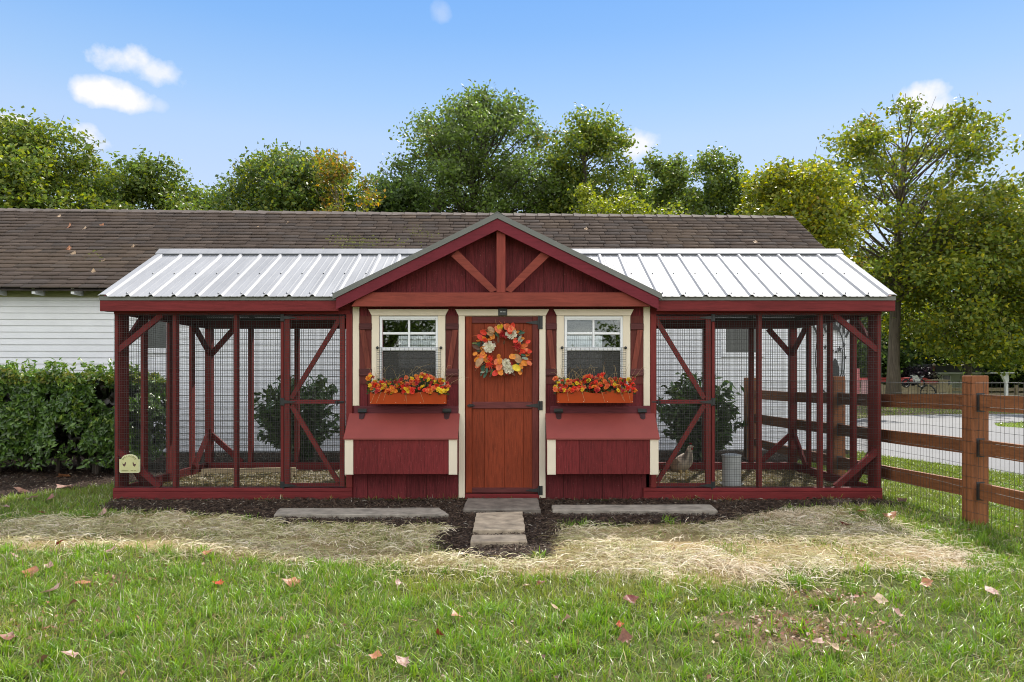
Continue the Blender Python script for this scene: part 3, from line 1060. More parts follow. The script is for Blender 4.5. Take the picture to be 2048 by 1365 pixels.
def build_nest_box(xl, xr, mirror):
    """egg box hanging on the front wall; xl..xr photo columns of the box front at the wall plane"""
    D = .27
    yf = Y0 - D
    X0, X1 = wx(xl, yf), wx(xr, yf)
    z0, zt = CH - (950 - HY) / F * yf, CH - (877.5 - HY) / F * yf
    nb = obj('nest_box', MB().box(X0 + .012, X1 - .012, yf + .012, Y0 - .003, z0 + .004, zt), M['siding'], coop)
    # front boards
    inner0, inner1 = X0 + .087, X1 - .087
    n = 4
    for i in range(n):
        a, b = inner0 + (inner1 - inner0) * i / n, inner0 + (inner1 - inner0) * (i + 1) / n
        obj('front_board', MB().cbox(a + .0004, b - .0004, yf, yf + .0115, z0 + .006, zt, .0016), M['lidfront'], nb)
    for a, b in ((X0, X0 + .0865), (X1 - .0865, X1)):
        obj('corner_trim', MB().cbox(a, b, yf - .008, yf + .0115, z0, zt), M['cream'], nb)
    for xx, s in ((X0, 1), (X1, -1)):
        obj('side_trim', MB().box(xx + s * .001, xx + s * .0115, yf + .0118, Y0 - .03, z0, zt), M['cream'] if False else M['lidfront'], nb)
    # sloping lid
    zw = wz(827)
    zl = CH - (876.5 - HY) / F * (yf - .02)
    LX0, LX1 = X0 - .008, X1 + .008
    lid = MB()
    vs = []
    for x in (LX0, LX1):
        vs += [(x, yf - .022, zl), (x, Y0 - .024, zw), (x, Y0 - .024, zw - .02), (x, yf - .022, zl - .016)]
    lid.add(vs, [(0, 4, 5, 1), (1, 5, 6, 2), (2, 6, 7, 3), (3, 7, 4, 0), (0, 1, 2, 3), (7, 6, 5, 4)])
    l = obj('lid', lid, M['lid'], nb)
    # board above the lid
    obj('backboard', MB().cbox(LX0 + .05, LX1 - .01, Y0 - .023, Y0 - .002, wz(827.5), wz(812.5)), M['plum_x'], nb)
    dy, dz = (yf - .022 - (Y0 - .024)), (zl - zw)
    ln = math.hypot(dy, dz)
    for fx in (.12, .885):
        x = LX0 + (LX1 - LX0) * fx
        mb = MB()
        mb.box(x - .045, x + .045, Y0 - .036, Y0 - .0235, wz(823), wz(817.5))
        mb.tube([(x - .045, Y0 - .036, wz(824)), (x + .045, Y0 - .036, wz(824))], .009, 8)
        obj('hinge_leaf', mb, M['black'], nb)
        # tapered strap lying on the lid
        out = [(-.032, .0), (.032, .0), (.026, .07), (.020, .086), (.0, .095), (-.020, .086), (-.026, .07)]
        vs = []
        for h in (.001, .008):
            for a, b in out:
                vs.append((x + a, Y0 - .024 + dy / ln * b - dz / ln * 0 , zw + dz / ln * b + h + .002))
        k = len(out)
        mb = MB().add(vs, [tuple(range(k, 2 * k))] + [(i, (i + 1) % k, (i + 1) % k + k, i + k) for i in range(k)])
        obj('hinge_strap', mb, M['strap'], l)


def build_gable():
    # rake boards, grey metal edge, roof planes
    zt = lambda x: GZ - GK * abs(x - CXW)
    th = .030
    for s in (-1, 1):
        xe = CXW + s * GHW
        rk = lambda x, d: (x, zt(x) - d)
        poly = [rk(CXW, .058), rk(CXW + s * (GHW - .035), .058), (CXW + s * (GHW - .035), zt(CXW + s * (GHW - .035)) - .175), rk(CXW, .175)]
        obj('rake_board', MB().prism(poly, GY + .008, GY + .04), M['rake'], coop)
        poly = [rk(CXW, -.002), rk(xe, -.002), rk(xe, .056), rk(CXW, .056)]
        obj('rake_trim', MB().prism(poly, GY - .006, GY + .03), M['greytrim'], coop)
        # roof sheet
        mb = MB()
        y0, y1 = GY + .002, 10.42
        mb.add([(CXW, y0, zt(CXW) + .004), (CXW, y1, zt(CXW) + .004), (xe, y1, zt(xe) + .004), (xe, y0, zt(xe) + .004),
                (CXW, y0, zt(CXW) - .035), (CXW, y1, zt(CXW) - .035), (xe, y1, zt(xe) - .035), (xe, y0, zt(xe) - .035)],
               [(0, 1, 2, 3), (0, 3, 7, 4), (1, 5, 6, 2), (3, 2, 6, 7)])
        r = obj('gable_roof', mb, M['metal'], coop)
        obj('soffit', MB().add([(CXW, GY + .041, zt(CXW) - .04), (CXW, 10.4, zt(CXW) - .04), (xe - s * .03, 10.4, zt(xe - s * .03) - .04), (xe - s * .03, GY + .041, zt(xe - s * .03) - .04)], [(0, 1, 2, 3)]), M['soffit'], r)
    obj('ridge_cap', MB().prism([(CXW - .09, zt(CXW - .09) + .006), (CXW, GZ + .014), (CXW + .09, zt(CXW + .09) + .006), (CXW, GZ + .006)], GY - .004, 10.43), M['greytrim'], coop)
    # back gable boards
    obj('back_gable', MB().prism([(CXW - 1.6, 2.1), (CXW + 1.6, 2.1), (CXW, GZ - .06)], COOP_B - .02, COOP_B), M['interior'], coop)
    # stained truss in front of the boards
    Yt = GY + .075
    hz1, hz0 = wz(586, Yt), wz(613.5, Yt)
    xt = lambda z: (GZ - .12 - z) / GK                # half width inside the rakes at height z
    hb = [(wx(704, Yt), hz0), (wx(1300, Yt), hz0), (CXW + min(xt(hz1), 1.6), hz1), (CXW - min(xt(hz1), 1.6), hz1)]
    obj('tie_beam', MB().prism(hb, Yt - .03, Yt + .06), M['cedar_x'], coop)
    obj('king_post', MB().cbox(wx(993, Yt), wx(1011, Yt), Yt - .024, Yt + .03, hz1 + .001, wz(458, Yt)), M['cedar_z'], coop)
    for (p, q) in (((905, 507), (988, 590)), ((1097, 507), (1016, 590))):
        mb = MB().bar(W(p[0] + (4 if p[0] < 1000 else -4), p[1], Yt), W(q[0], q[1] - 3, Yt), .092, .036)
        # trim the foot at the tie beam
        mb.v = [(x, y, max(z, hz1 + .001)) for x, y, z in mb.v]
        obj('brace', mb, M['cedar_x'], coop)
    # rafters tie the truss back to the wall
    for x in (-1.55, -.8, .8, 1.55):
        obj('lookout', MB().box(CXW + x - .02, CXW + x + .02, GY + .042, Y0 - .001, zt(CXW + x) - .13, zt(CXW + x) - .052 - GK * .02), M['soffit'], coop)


def build_wing_roof(s):
    """ribbed metal over one run; s = -1 left, +1 right"""
    xo = wx(197, EY) if s < 0 else wx(1793, EY)
    xi = CXW
    per = .238
    roof = obj('metal_roof', MB().add([(xo, EY + .03, EZ - .03), (xo, RY, RZ - .03), (CXW + s * 1.6, RY, RZ - .03), (CXW + s * 1.6, EY + .03, EZ - .03)] , [(0, 1, 2, 3)]), M['soffit'], coop)
    lo = abs(xo - xi)
    # profile heights along the eave, measured inwards from the outer edge
    def panel(d0, d1, prof, name, lift=.0):
        mb = MB()
        pts = [(d, h) for d, h in prof if d0 - 1e-6 <= d <= d1 + 1e-6]
        vs = []
        for d, h in pts:
            x = xo - s * d
            dx = abs(x - CXW)
            ys = EY - .018
            if dx < GHW - .02:                         # starts at the valley under the gable roof
                zg = GZ - GK * dx
                ys = max(ys, EY + (zg - EZ) / WS - .03)
            ys = min(ys, RY)
            vs += [(x, ys, EZ + (ys - EY) * WS + h + lift), (x, RY, RZ + h + lift)]
        n = len(pts)
        fs = [(2 * i, 2 * i + 2, 2 * i + 3, 2 * i + 1) if s < 0 else (2 * i + 1, 2 * i + 3, 2 * i + 2, 2 * i) for i in range(n - 1)]
        mb.add(vs, fs)
        # short folded edge at the eave so the sheet has thickness
        for i in range(n - 1):
            a, b = vs[2 * i], vs[2 * i + 2]
            mb.add([a, b, (b[0], b[1] + .004, b[2] - .006), (a[0], a[1] + .004, a[2] - .006)], [(0, 1, 2, 3)])
        return obj(name, mb, M['metal'], roof)
    d = .10
    # outer rake flashing
    panel(0, .105, [(0, .012), (.03, .022), (.085, .022), (.105, .0)], 'rake_flashing')
    while d < lo - .1:
        p = [(d, 0.0), (d + .012, .0), (d + .067, .0), (d + .072, .0022), (d + .084, .0022), (d + .089, 0), (d + .14, 0), (d + .145, .0022), (d + .157, .0022), (d + .162, 0),
             (d + per - .058, 0.0), (d + per - .04, .021), (d + per - .018, .021), (d + per, .0)]
        panel(d, d + per, p, 'roof_panel')
        for yy, off in ((EY + .06, per - .075), (EY + .62, per - .075)):
            x = xo - s * (d + off)
            dx = abs(x - CXW)
            if dx < GHW - .02 and EZ + (yy - EY) * WS < GZ - GK * dx + .05: continue
            mb = MB().lathe([(.0075, 0), (.0075, .006), (.004, .010), (0, .011)], (x, yy, EZ + (yy - EY) * WS + .001), 8)
            obj('screw', mb, M['screw_shadow'], roof)
        d += per
    # back slope and ridge cap
    BY = RY + (RY - EY)
    obj('back_slope', MB().add([(xo, RY, RZ), (xi + s * 1.0, RY, RZ), (xi + s * 1.0, BY, EZ), (xo, BY, EZ)], [(0, 1, 2, 3)]), M['metal'], roof)
    cap = MB()
    a, b = xo - s * 0.0, xi + s * .25
    k = .12
    for x in (0,):
        prof = [(RY - k - .004, RZ - k * WS + .020), (RY - k, RZ - k * WS + .030), (RY - .02, RZ + .040), (RY + .02, RZ + .040), (RY + k, RZ - k * WS + .030), (RY + k, RZ - k * WS + .015)]
        vs = [(xx, y, z) for xx in (a, b) for y, z in prof]
        n = len(prof)
        cap.add(vs, [(i, i + 1, n + i + 1, n + i) for i in range(n - 1)] + [tuple(range(n)), tuple(range(2 * n - 1, n - 1, -1))])
    obj('ridge_cap', cap, M['metal'], roof)
    # dark closure under the cap between the ribs
    obj('closure_strip', MB().box(min(a, b), max(a, b), RY - k - .0, RY - k + .012, RZ - k * WS + .001, RZ - k * WS + .028), M['screw_shadow'], roof)
    # drip edge and fascia
    xin = CXW + s * (GHW - .02)
    obj('drip_edge', MB().box(xo + s * -.004, xin, EY + .004, EY + .012, wz(601, EY), EZ - .002), M['greytrim'], coop)
    obj('fascia', MB().cbox(xo - s * .004, xin - s * .02, EY + .014, EY + .045, wz(622.5, EY), wz(600.5, EY)), M['red_x'], coop)
    # rake fascia on the outer end, both slopes, and soffit
    mb = MB()
    for (ya, za, yb, zb) in ((EY + .05, EZ, RY, RZ), (RY, RZ, BY, EZ)):
        vs = []
        for x in (xo, xo - s * .03):
            vs += [(x, ya, za - .015), (x, yb, zb - .015), (x, yb, zb - .14), (x, ya, za - .14)]
        mb.add(vs, [(0, 1, 2, 3), (7, 6, 5, 4), (0, 4, 5, 1), (2, 6, 7, 3)])
    obj('end_fascia', mb, M['red_y'], coop)
    obj('eave_soffit', MB().box(min(xo, xin), max(xo, xin), EY + .046, Y0 + .03, wz(621.5, EY) , wz(621.5, EY) + .01), M['red_x'], coop)
    obj('back_fascia', MB().box(min(xo, xin), max(xo, xin), BY - .05, BY - .02, EZ - .15, EZ - .02), M['red_x'], coop)
    # gable end above the run wall
    xw = COOP_L if s < 0 else COOP_R
    obj('end_gable', MB().add([(xw, Y0, 2.05), (xw, COOP_B, 2.05), (xw, RY, RZ - .05)], [(0, 1, 2)]), M['siding'], coop)
    # rafters under the metal
    n = 0
    x = xw - s * .6
    while (x - xin) * s > .1:
        mb = MB()
        vs = []
        for xx in (x - .019, x + .019):
            vs += [(xx, EY + .05, EZ - .04), (xx, RY, RZ - .04), (xx, RY, RZ - .12), (xx, EY + .05, EZ - .11)]
        mb.add(vs, [(0, 1, 2, 3), (7, 6, 5, 4), (0, 4, 5, 1), (2, 6, 7, 3)])
        vs = []
        for xx in (x - .019, x + .019):
            vs += [(xx, RY, RZ - .041), (xx, BY, EZ - .041), (xx, BY, EZ - .11), (xx, RY, RZ - .12)]
        mb.add(vs, [(0, 1, 2, 3), (7, 6, 5, 4), (0, 4, 5, 1), (2, 6, 7, 3)])
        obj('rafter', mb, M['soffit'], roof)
        x -= s * .6


def build_run(s):
    """timber frame and welded wire of one run; s = -1 left, +1 right (the right one mirrors the left about the coop's middle)"""
    def mx(px, Y=Y0):                                 # photo column of the left run -> world x, mirrored for the right run
        x = wx(px, Y)
        return x if s < 0 else 2 * CXW - x
    def bx(mb, a, b, *r):
        return mb.cbox(min(a, b), max(a, b), *r)
    run = obj('run_frame', bx(MB(), mx(228), mx(705), Y0 - .022, Y0 - .002, .088, .127), M['red_x'], coop)
    zb, zt = .127, wz(629)
    o = lambda n, mb, m='red_z': obj(n, mb, M[m], run)
    o('skirt_board', bx(MB(), mx(228), mx(705), Y0 - .026, Y0 - .002, -.04, .087), 'red_x')
    o('sill', MB().box(min(mx(228), mx(700)), max(mx(228), mx(700)), Y0 - .001, Y0 + .085, -.02, zb - .001), 'red_x')
    o('top_plate', MB().box(min(mx(228), mx(700)), max(mx(228), mx(700)), Y0 - .003, Y0 + .085, zt, 2.06), 'red_x')
    # corner post, front studs
    o('corner_post', bx(MB(), mx(229), mx(236), Y0, Y0 + .089, zb, zt - .001))
    for a, b in ((345, 352), (467, 474.2), (561, 567.5)):
        o('stud', bx(MB(), mx(a), mx(b), Y0, Y0 + .075, zb, zt - .001))
    o('stud', bx(MB(), mx(692), mx(699.5), Y0, Y0 + .075, zb, zt - .001))
    # corner braces in the front frame
    o('brace', MB().bar((mx(234), Y0 + .03, wz(701)), (mx(322), Y0 + .03, wz(629)), .055, .038), 'red_x')
    o('brace', MB().bar((mx(234), Y0 + .03, wz(902)), (mx(318), Y0 + .03, wz(975)), .06, .05), 'red_x')
    # door
    ya, yb = Y0 - .012, Y0 + .022
    dr = obj('run_door', bx(MB(), mx(580.2), mx(679.8), ya + .001, yb, wz(640.5), wz(632)), M['red_x'], coop)
    od = lambda n, mb, m='red_z': obj(n, mb, M[m], dr)
    od('stile', bx(MB(), mx(569), mx(580), ya, yb, wz(974), wz(632)))
    od('stile', bx(MB(), mx(680), mx(690), ya, yb, wz(974), wz(632)))
    od('rail', bx(MB(), mx(580.2), mx(679.8), ya + .001, yb, wz(974), wz(967)), 'red_x')
    od('rail', bx(MB(), mx(580.2), mx(679.8), ya + .001, yb, wz(808), wz(800)), 'red_x')
    od('brace', MB().bar((mx(583), Y0 + .004, wz(797)), (mx(678), Y0 + .004, wz(641)), .047, .03), 'red_z')
    od('brace', MB().bar((mx(583), Y0 + .004, wz(811)), (mx(677), Y0 + .004, wz(965)), .047, .03), 'red_z')
    tag(od('wire_mesh', MB().wires((min(mx(570), mx(689)), ya - .004, wz(973)), (1, 0, 0), (0, 0, 1), abs(mx(689) - mx(570)), wz(633) - wz(973), .0254, .0254, .0022), 'wire'), kind='stuff')
    for zc in (636, 804, 971):
        mb = MB()
        bx(mb, mx(561), mx(568), Y0 - .014, Y0 - .001, wz(zc + 7.5), wz(zc - 7.5))
        a, b = mx(568), mx(592)
        mb.prism([(a, wz(zc - 3.5)), (b, wz(zc - 1)), (b, wz(zc + 1)), (a, wz(zc + 3.5))], ya - .012, ya - .005)
        mb.tube([(mx(568.3), ya - .008, wz(zc + 7.5)), (mx(568.3), ya - .008, wz(zc - 7.5))], .008, 8)
        od('hinge', mb, 'black')
    mb = MB()
    bx(mb, mx(671), mx(689), ya - .014, ya - .005, wz(806), wz(802.5))
    bx(mb, mx(673.5), mx(676.5), ya - .024, ya - .013, wz(812), wz(801))
    od('latch', mb, 'black')
    # end wall: posts, sill, plate, braces
    xe = mx(228)
    inn = -s                                          # towards the coop
    ex = lambda t0, t1: (min(xe + inn * t0, xe + inn * t1), max(xe + inn * t0, xe + inn * t1))
    for y in (Y0 + .09, 8.36, 8.98, 9.62):
        a, b = ex(.0, .038)
        o('stud', MB().box(a, b, y, y + .089 + (.05 if y < 8 else 0), zb, zt))
    a, b = ex(0, .089)
    o('corner_post', MB().box(a, b, COOP_B - .095, COOP_B, zb, zt))
    o('end_sill', MB().box(*ex(0, .04), Y0 + .088, COOP_B, -.02, zb - .002), 'red_y')
    o('end_plate', MB().box(*ex(0, .04), Y0 + .088, COOP_B, zt + .001, 2.06), 'red_y')
    xm = xe + inn * .055
    for (y0, z0, y1, z1) in ((Y0 + .07, 1.60, Y0 + .50, zt), (COOP_B - .05, 1.60, COOP_B - .55, zt), (Y0 + .07, .52, Y0 + .5, zb), (COOP_B - .05, .58, COOP_B - .55, zb)):
        o('brace', MB().bar((xm, y0, z0), (xm, y1, z1), .085, .03, (1, 0, 0)), 'red_y')
    # back wall
    o('back_sill', MB().box(min(xe, mx(693)), max(xe, mx(693)), COOP_B - .09, COOP_B, -.02, zb - .003), 'red_x')
    o('back_plate', MB().box(min(xe, mx(693)), max(xe, mx(693)), COOP_B - .09, COOP_B, zt + .002, 2.06), 'red_x')
    for c in (504, 596):
        o('stud', bx(MB(), mx(c - 4, COOP_B), mx(c + 4, COOP_B), COOP_B - .08, COOP_B - .001, zb, zt))
    o('brace', MB().bar((mx(421, COOP_B), COOP_B - .04, 1.57), (mx(470, COOP_B), COOP_B - .04, zt), .07, .038), 'red_x')
    o('brace', MB().bar((mx(421, COOP_B), COOP_B - .04, .53), (mx(486, COOP_B), COOP_B - .04, zb), .07, .038), 'red_x')
    # welded wire: front, end, back, ceiling
    a, b = min(mx(230), mx(561)), max(mx(230), mx(561))
    tag(o('wire_mesh', MB().wires((a, Y0 - .006, zb - .01), (1, 0, 0), (0, 0, 1), b - a, zt + .02 - zb, .0254, .0254, .0022), 'wire'), kind='stuff')
    tag(o('wire_mesh', MB().wires((xe + s * .004, Y0 + .01, zb - .01), (0, 1, 0), (0, 0, 1), COOP_B - Y0 - .02, zt + .02 - zb, .0508, .0254, .0017), 'wire'), kind='stuff')
    a, b = min(mx(228), mx(694)), max(mx(228), mx(694))
    tag(o('wire_mesh', MB().wires((a, COOP_B + .005, zb - .01), (1, 0, 0), (0, 0, 1), b - a, zt + .02 - zb, .0254, .0508, .0028), 'wire'), kind='stuff')
    tag(o('wire_mesh', MB().wires((a + .01, Y0 + .09, 2.07), (1, 0, 0), (0, 1, 0), b - a - .02, COOP_B - Y0 - .1, .0254, .0508, .0028), 'wire'), kind='stuff')


M['lidfront'] = wood('nest_box_siding', (0.160, 0.020, 0.021), 'z', speck=(0.42, 0.19, 0.17), dark=.6, light=1.4, grain=1.6, bmp=0.9)
M['rake'] = wood('rake_board_crimson', (0.172, 0.021, 0.032), 'x', dark=.82, light=1.15)
M['screw_shadow'] = plain('dark_steel_and_shadow', (.06, .065, .07), .4, .2, metal=.7)
build_house()
build_door()
build_window(818)
build_window(1187)
build_shutter(719.5, 744.5, False)
build_shutter(892.5, 917, True)
build_shutter(1092, 1113, False)
build_shutter(1260.5, 1286, True)
build_nest_box(689.5, 914.5, False)
build_nest_box(1094.5, 1317, True)
build_gable()
build_wing_roof(-1)
build_wing_roof(1)
build_run(-1)
build_run(1)


# ------------------------------------------------------------------ rail fence on the right
def build_fence():
    t = thing('rail_fence', (4.05, 8.0, 0), 'brown stained three rail wooden fence with wire mesh running back past the coop', 'fence')
    P = [(4.22, 3.75), (4.05, 6.48), (4.035, 9.2), (3.69, 11.5)]
    tops = [1.305, 1.305, 1.30, 1.285]
    R3 = [((1.141, 1.003), (.750, .614), (.380, .237)), ((1.141, 1.003), (.750, .614), (.374, .237)), ((1.092, .955), (.712, .578), (.31, .165)), ((1.096, .964), (.73, .59), (.354, .243))]
    for i, ((x, y), h) in enumerate(zip(P, tops)):
        a = .072
        mb = MB()
        c = .006
        ring = lambda q, z: [(x - q, y - q, z), (x + q, y - q, z), (x + q, y + q, z), (x - q, y + q, z)]
        vs = ring(a, -.3) + ring(a, h - c) + ring(a - c, h)
        fs = [(j, (j + 1) % 4, (j + 1) % 4 + 4, j + 4) for j in range(4)] + [(j + 4, (j + 1) % 4 + 4, (j + 1) % 4 + 8, j + 8) for j in range(4)] + [(8, 9, 10, 11)]
        mb.add(vs, fs)
        post = obj('post', mb, M['fence_z'], t)
        # dark plate round each rail end: the hole's shadow put into its colour
        if i < 3:
            for (zt, zb) in R3[i]:
                obj('mortise_shadow', MB().box(x - .034, x + .036, y - a - .002, y - a + .01, zb - .012, zt + .012), M['screw_shadow'], post)
    for i in range(3):
        (x0, y0), (x1, y1) = P[i], P[i + 1]
        for k in range(3):
            (t0, b0), (t1, b1) = R3[i][k], R3[i + 1][k]
            if i == 1:                                # seen in the photograph: this bay drops a little towards its far end
                pass
            d = Vector((x1 - x0, y1 - y0, 0)).normalized()
            n = Vector((d.y, -d.x, 0)) * .021
            e0, e1 = Vector((x0, y0, 0)) + d * -.0, Vector((x1, y1, 0)) - d * .0
            s0 = .072 - .0
            e0 = Vector((x0, y0, 0)) + d * .05
            e1 = Vector((x1, y1, 0)) - d * .05
            if i == 0:
                e1 = Vector((x1 + .012, y1 - .05, 0))
            vs = []
            for e, zt, zb in ((e0, t0, b0), ((e0 + e1) / 2, (t0 + t1) / 2 - .006, (b0 + b1) / 2 - .006), (e1, t1, b1)):
                vs += [e + n + Vector((0, 0, zb)), e - n + Vector((0, 0, zb)), e - n + Vector((0, 0, zt)), e + n + Vector((0, 0, zt))]
            mb = MB().add(vs, [(0, 1, 2, 3), (11, 10, 9, 8)] + [(4 * q + j, 4 * q + (j + 1) % 4, 4 * q + 4 + (j + 1) % 4, 4 * q + 4 + j) for q in range(2) for j in range(4)])
            obj('rail', mb, M['fence_x'], t)
        # welded wire on the coop side, 50 x 100 mm, hanging a little loose
        d = Vector((x1 - x0, y1 - y0, 0))
        ln = d.length
        d.normalize()
        n = Vector((d.y, -d.x, 0))
        o = Vector((x0, y0, 0)) - n * (.078) * (1 if n.x > 0 else -1)
        mb = MB()
        ww = .0028
        nv = int(ln / .0508)
        z0, z1 = .0, 1.255
        rr = random.Random(i + 5)
        for q in range(nv + 1):
            u = ln * q / nv
            b = .004 * math.sin(u * 5)
            p = o + d * u + n * b
            mb.tube([p + Vector((0, 0, z0)), p + d * rr.uniform(-.005, .005) + Vector((0, 0, .6)), p + d * rr.uniform(-.006, .006) + Vector((0, 0, z1))], ww / 2, 4, False)
        for z in [z0 + .02 + k * .1016 for k in range(13)]:
            pts = []
            for q in range(0, nv + 1, 6):
                u = ln * q / nv
                pts.append(o + d * u + n * (.004 * math.sin(u * 5)) + Vector((0, 0, z + rr.uniform(-.003, .003) + (.004 * math.sin(u * 3 + z)))))
            pts.append(o + d * ln + Vector((0, 0, z)))
            mb.tube(pts, ww / 2 if z < 1.2 else .0022, 4, False)
        tag(obj('wire_mesh', mb, M['wire'], t), kind='stuff')


build_fence()


# ------------------------------------------------------------------ foliage
def leaf_cloud(P, N, size, col, rng, fold=.25, aspect=.62):
    """arrays for n diamond leaves: centres P, facing N, sizes, colours"""
    n = len(P)
    N = N / np.linalg.norm(N, axis=1, keepdims=True)
    r = rng.normal(size=(n, 3))
    T = r - N * (r * N).sum(1, keepdims=True)
    T /= np.linalg.norm(T, axis=1, keepdims=True) + 1e-9
    S = np.cross(N, T)
    s = size[:, None]
    base = P - T * s * .5
    tip = P + T * s * .5
    l = P + S * s * aspect * .5 + N * s * fold * .3 - T * s * .06
    q = P - S * s * aspect * .5 + N * s * fold * .3 - T * s * .06
    V = np.stack([base, l, tip, q], 1).reshape(-1, 3)
    i = np.arange(n)[:, None] * 4
    Fc = np.concatenate([i + np.array([[0, 1, 2]]), i + np.array([[0, 2, 3]])], 1).reshape(-1, 3)
    C = np.repeat(col, 4, 0)
    return V, Fc, C


def pick(rng, n, pal, w=None):
    pal = np.array(pal)
    i = rng.choice(len(pal), n, p=w)
    return pal[i] * rng.uniform(.75, 1.3, (n, 1))


GREEN = [(.120, .172, .040), (.148, .205, .045), (.102, .152, .040)]
OLIVE = [(.185, .215, .036), (.225, .245, .036), (.150, .192, .040)]
YELLOW = [(.32, .305, .030), (.38, .34, .030), (.24, .265, .036), (.175, .22, .038)]
DARK = [(.080, .126, .036), (.098, .148, .040), (.066, .104, .036)]
ORANGE = [(.42, .24, .04), (.32, .20, .045), (.24, .20, .045), (.17, .18, .04), (.13, .16, .038)]
TREES = 'trees behind the barn and driveway'


def tree(name, label, px, Y, top, hw, zc0, nleaf, pal, seed, w=None, leaf=.16, nclump=34, lk=1.35, trunk_r=.22, shape='round', lean=0.0, clump=.22, flat=.7, bark='bark_dark', accent=None, fork=.45, depth=1.0):
    """px: photo column of the trunk; top: photo row of the top; hw: half width in photo pixels; zc0: height where the crown starts"""
    rng = np.random.default_rng(seed)
    rr = random.Random(seed)
    x = wx(px, Y)
    H = CH + (HY - top) / F * Y
    rx = hw / F * Y
    ry = rx * depth
    ch = H - zc0
    t = thing(name, (x, Y, 0), label, 'tree', TREES)
    # clump centres inside the crown's envelope
    C, Rr = [], []
    tries = 0
    while len(C) < nclump and tries < 6000:
        tries += 1
        u = rr.uniform(0.02, .97)
        if shape == 'round':
            k = math.sqrt(max(0, 1 - (2 * (u - .42)) ** 2 * .72)) if u < .42 else math.sqrt(max(0, 1 - ((u - .42) / .6) ** 2))
        elif shape == 'vase':
            k = .35 + .75 * min(1, u / .6) if u < .6 else 1.05 * math.sqrt(max(0, 1 - ((u - .6) / .42) ** 2))
        elif shape == 'dome':
            k = max(0, 1 - u ** 2.5) ** .5
        else:                                        # tall
            k = .55 + .4 * math.sin(u * 2.6) if u < .7 else .9 * math.sqrt(max(0, 1 - ((u - .7) / .33) ** 2))
        a = rr.uniform(0, 2 * math.pi)
        q = math.sqrt(rr.random()) * .97 + .03
        rad = clump * 1.3 * min(rx, ch * .6) * rr.uniform(.65, 1.25)
        k = max(.05, k - rad * .25 / rx)
        p = Vector((x + lean * u + math.cos(a) * q * k * rx, Y + math.sin(a) * q * k * ry, zc0 + u * (ch - rad * .85)))
        if any((p - c).length < .5 * (rad + r2) * .62 for c, r2 in zip(C, Rr)): continue
        C.append(p)
        Rr.append(rad)
    # trunk and limbs
    mb = MB()
    zf = zc0 + ch * fork
    th = max(zf, H * .5)
    n = 7
    tp = [Vector((x + lean * .5 * (i / n) ** 2 + rr.uniform(-.05, .05) * i * .3, Y, th * i / n - (.3 if i == 0 else 0))) for i in range(n + 1)]
    tr = [trunk_r * (1.35 if i == 0 else 1.0) * (1 - .62 * i / n) for i in range(n + 1)]
    mb.tube(tp, tr, 10)
    lim = MB()
    for c, rad in zip(C, Rr):
        h = min(th * .98, max(zc0 * rr.uniform(.75, 1.0) + ch * rr.uniform(0, .3), c.z - (math.hypot(c.x - x, c.y - Y) * .6 + rad * .5)))
        f = max(.05, min(.999, h / th))
        i = min(n - 1, int(f * n))
        s = tp[i].lerp(tp[i + 1], f * n - i)
        r0 = max(.025, trunk_r * (1 - .62 * f) * .34)
        m1 = s.lerp(c, .45) + Vector((rr.uniform(-.2, .2), rr.uniform(-.2, .2), rr.uniform(0, .3))) * rad
        lim.tube([s, m1, s.lerp(c, .8) + Vector((0, 0, .1 * rad)), c + Vector((0, 0, rad * .3))], [r0, r0 * .65, r0 * .4, .012], 5, False)
        for k in range(4):
            d = Vector((rr.gauss(0, 1), rr.gauss(0, 1), rr.gauss(.3, .6))).normalized() * rad * 1.15
            b = s.lerp(c, rr.uniform(.55, .9))
            lim.tube([b, b + d * .55 + Vector((0, 0, .08 * rad)), c + d], [r0 * .35, r0 * .22, .008], 3, False)
    mb.add(lim.v, lim.f)
    obj('trunk', mb, M[bark], t, smooth=True)
    # leaves
    tot = sum(r ** 2 for r in Rr)
    Ps, Cs = [], []
    for c, rad in zip(C, Rr):
        k = max(12, int(lk * nleaf * rad ** 2 / tot))
        # several twigs' worth of leaves each, thinner in between
        m = 16
        sub = rng.normal(size=(m, 3))
        sub /= np.linalg.norm(sub, axis=1, keepdims=True)
        sub *= rng.uniform(.25, 1.12, (m, 1)) * rad
        sub[:, 2] *= flat
        which = rng.integers(0, m, k)
        p = np.array(c) + sub[which] + rng.normal(size=(k, 3)) * rad * np.array([.27, .27, .20])
        tone = rng.uniform(.82, 1.18)
        col = pick(rng, k, pal, w) * tone
        if accent and rng.random() < accent[1]:
            mk = rng.random(k) < .45
            col[mk] = pick(rng, int(mk.sum()), accent[0])
        Ps.append(p)
        Cs.append(col)
    P, Cc = np.concatenate(Ps), np.concatenate(Cs)
    N = rng.normal(size=(len(P), 3)) + np.array([0, -.25, .9])
    V, Fc, Cv = leaf_cloud(P, N, rng.uniform(.7, 1.3, len(P)) * leaf, Cc, rng)
    o = Vector((x, Y, zc0))
    put('crown', np_mesh('crown', V - np.array(o), Fc, Cv), M['leaf'], t, o)
    return t


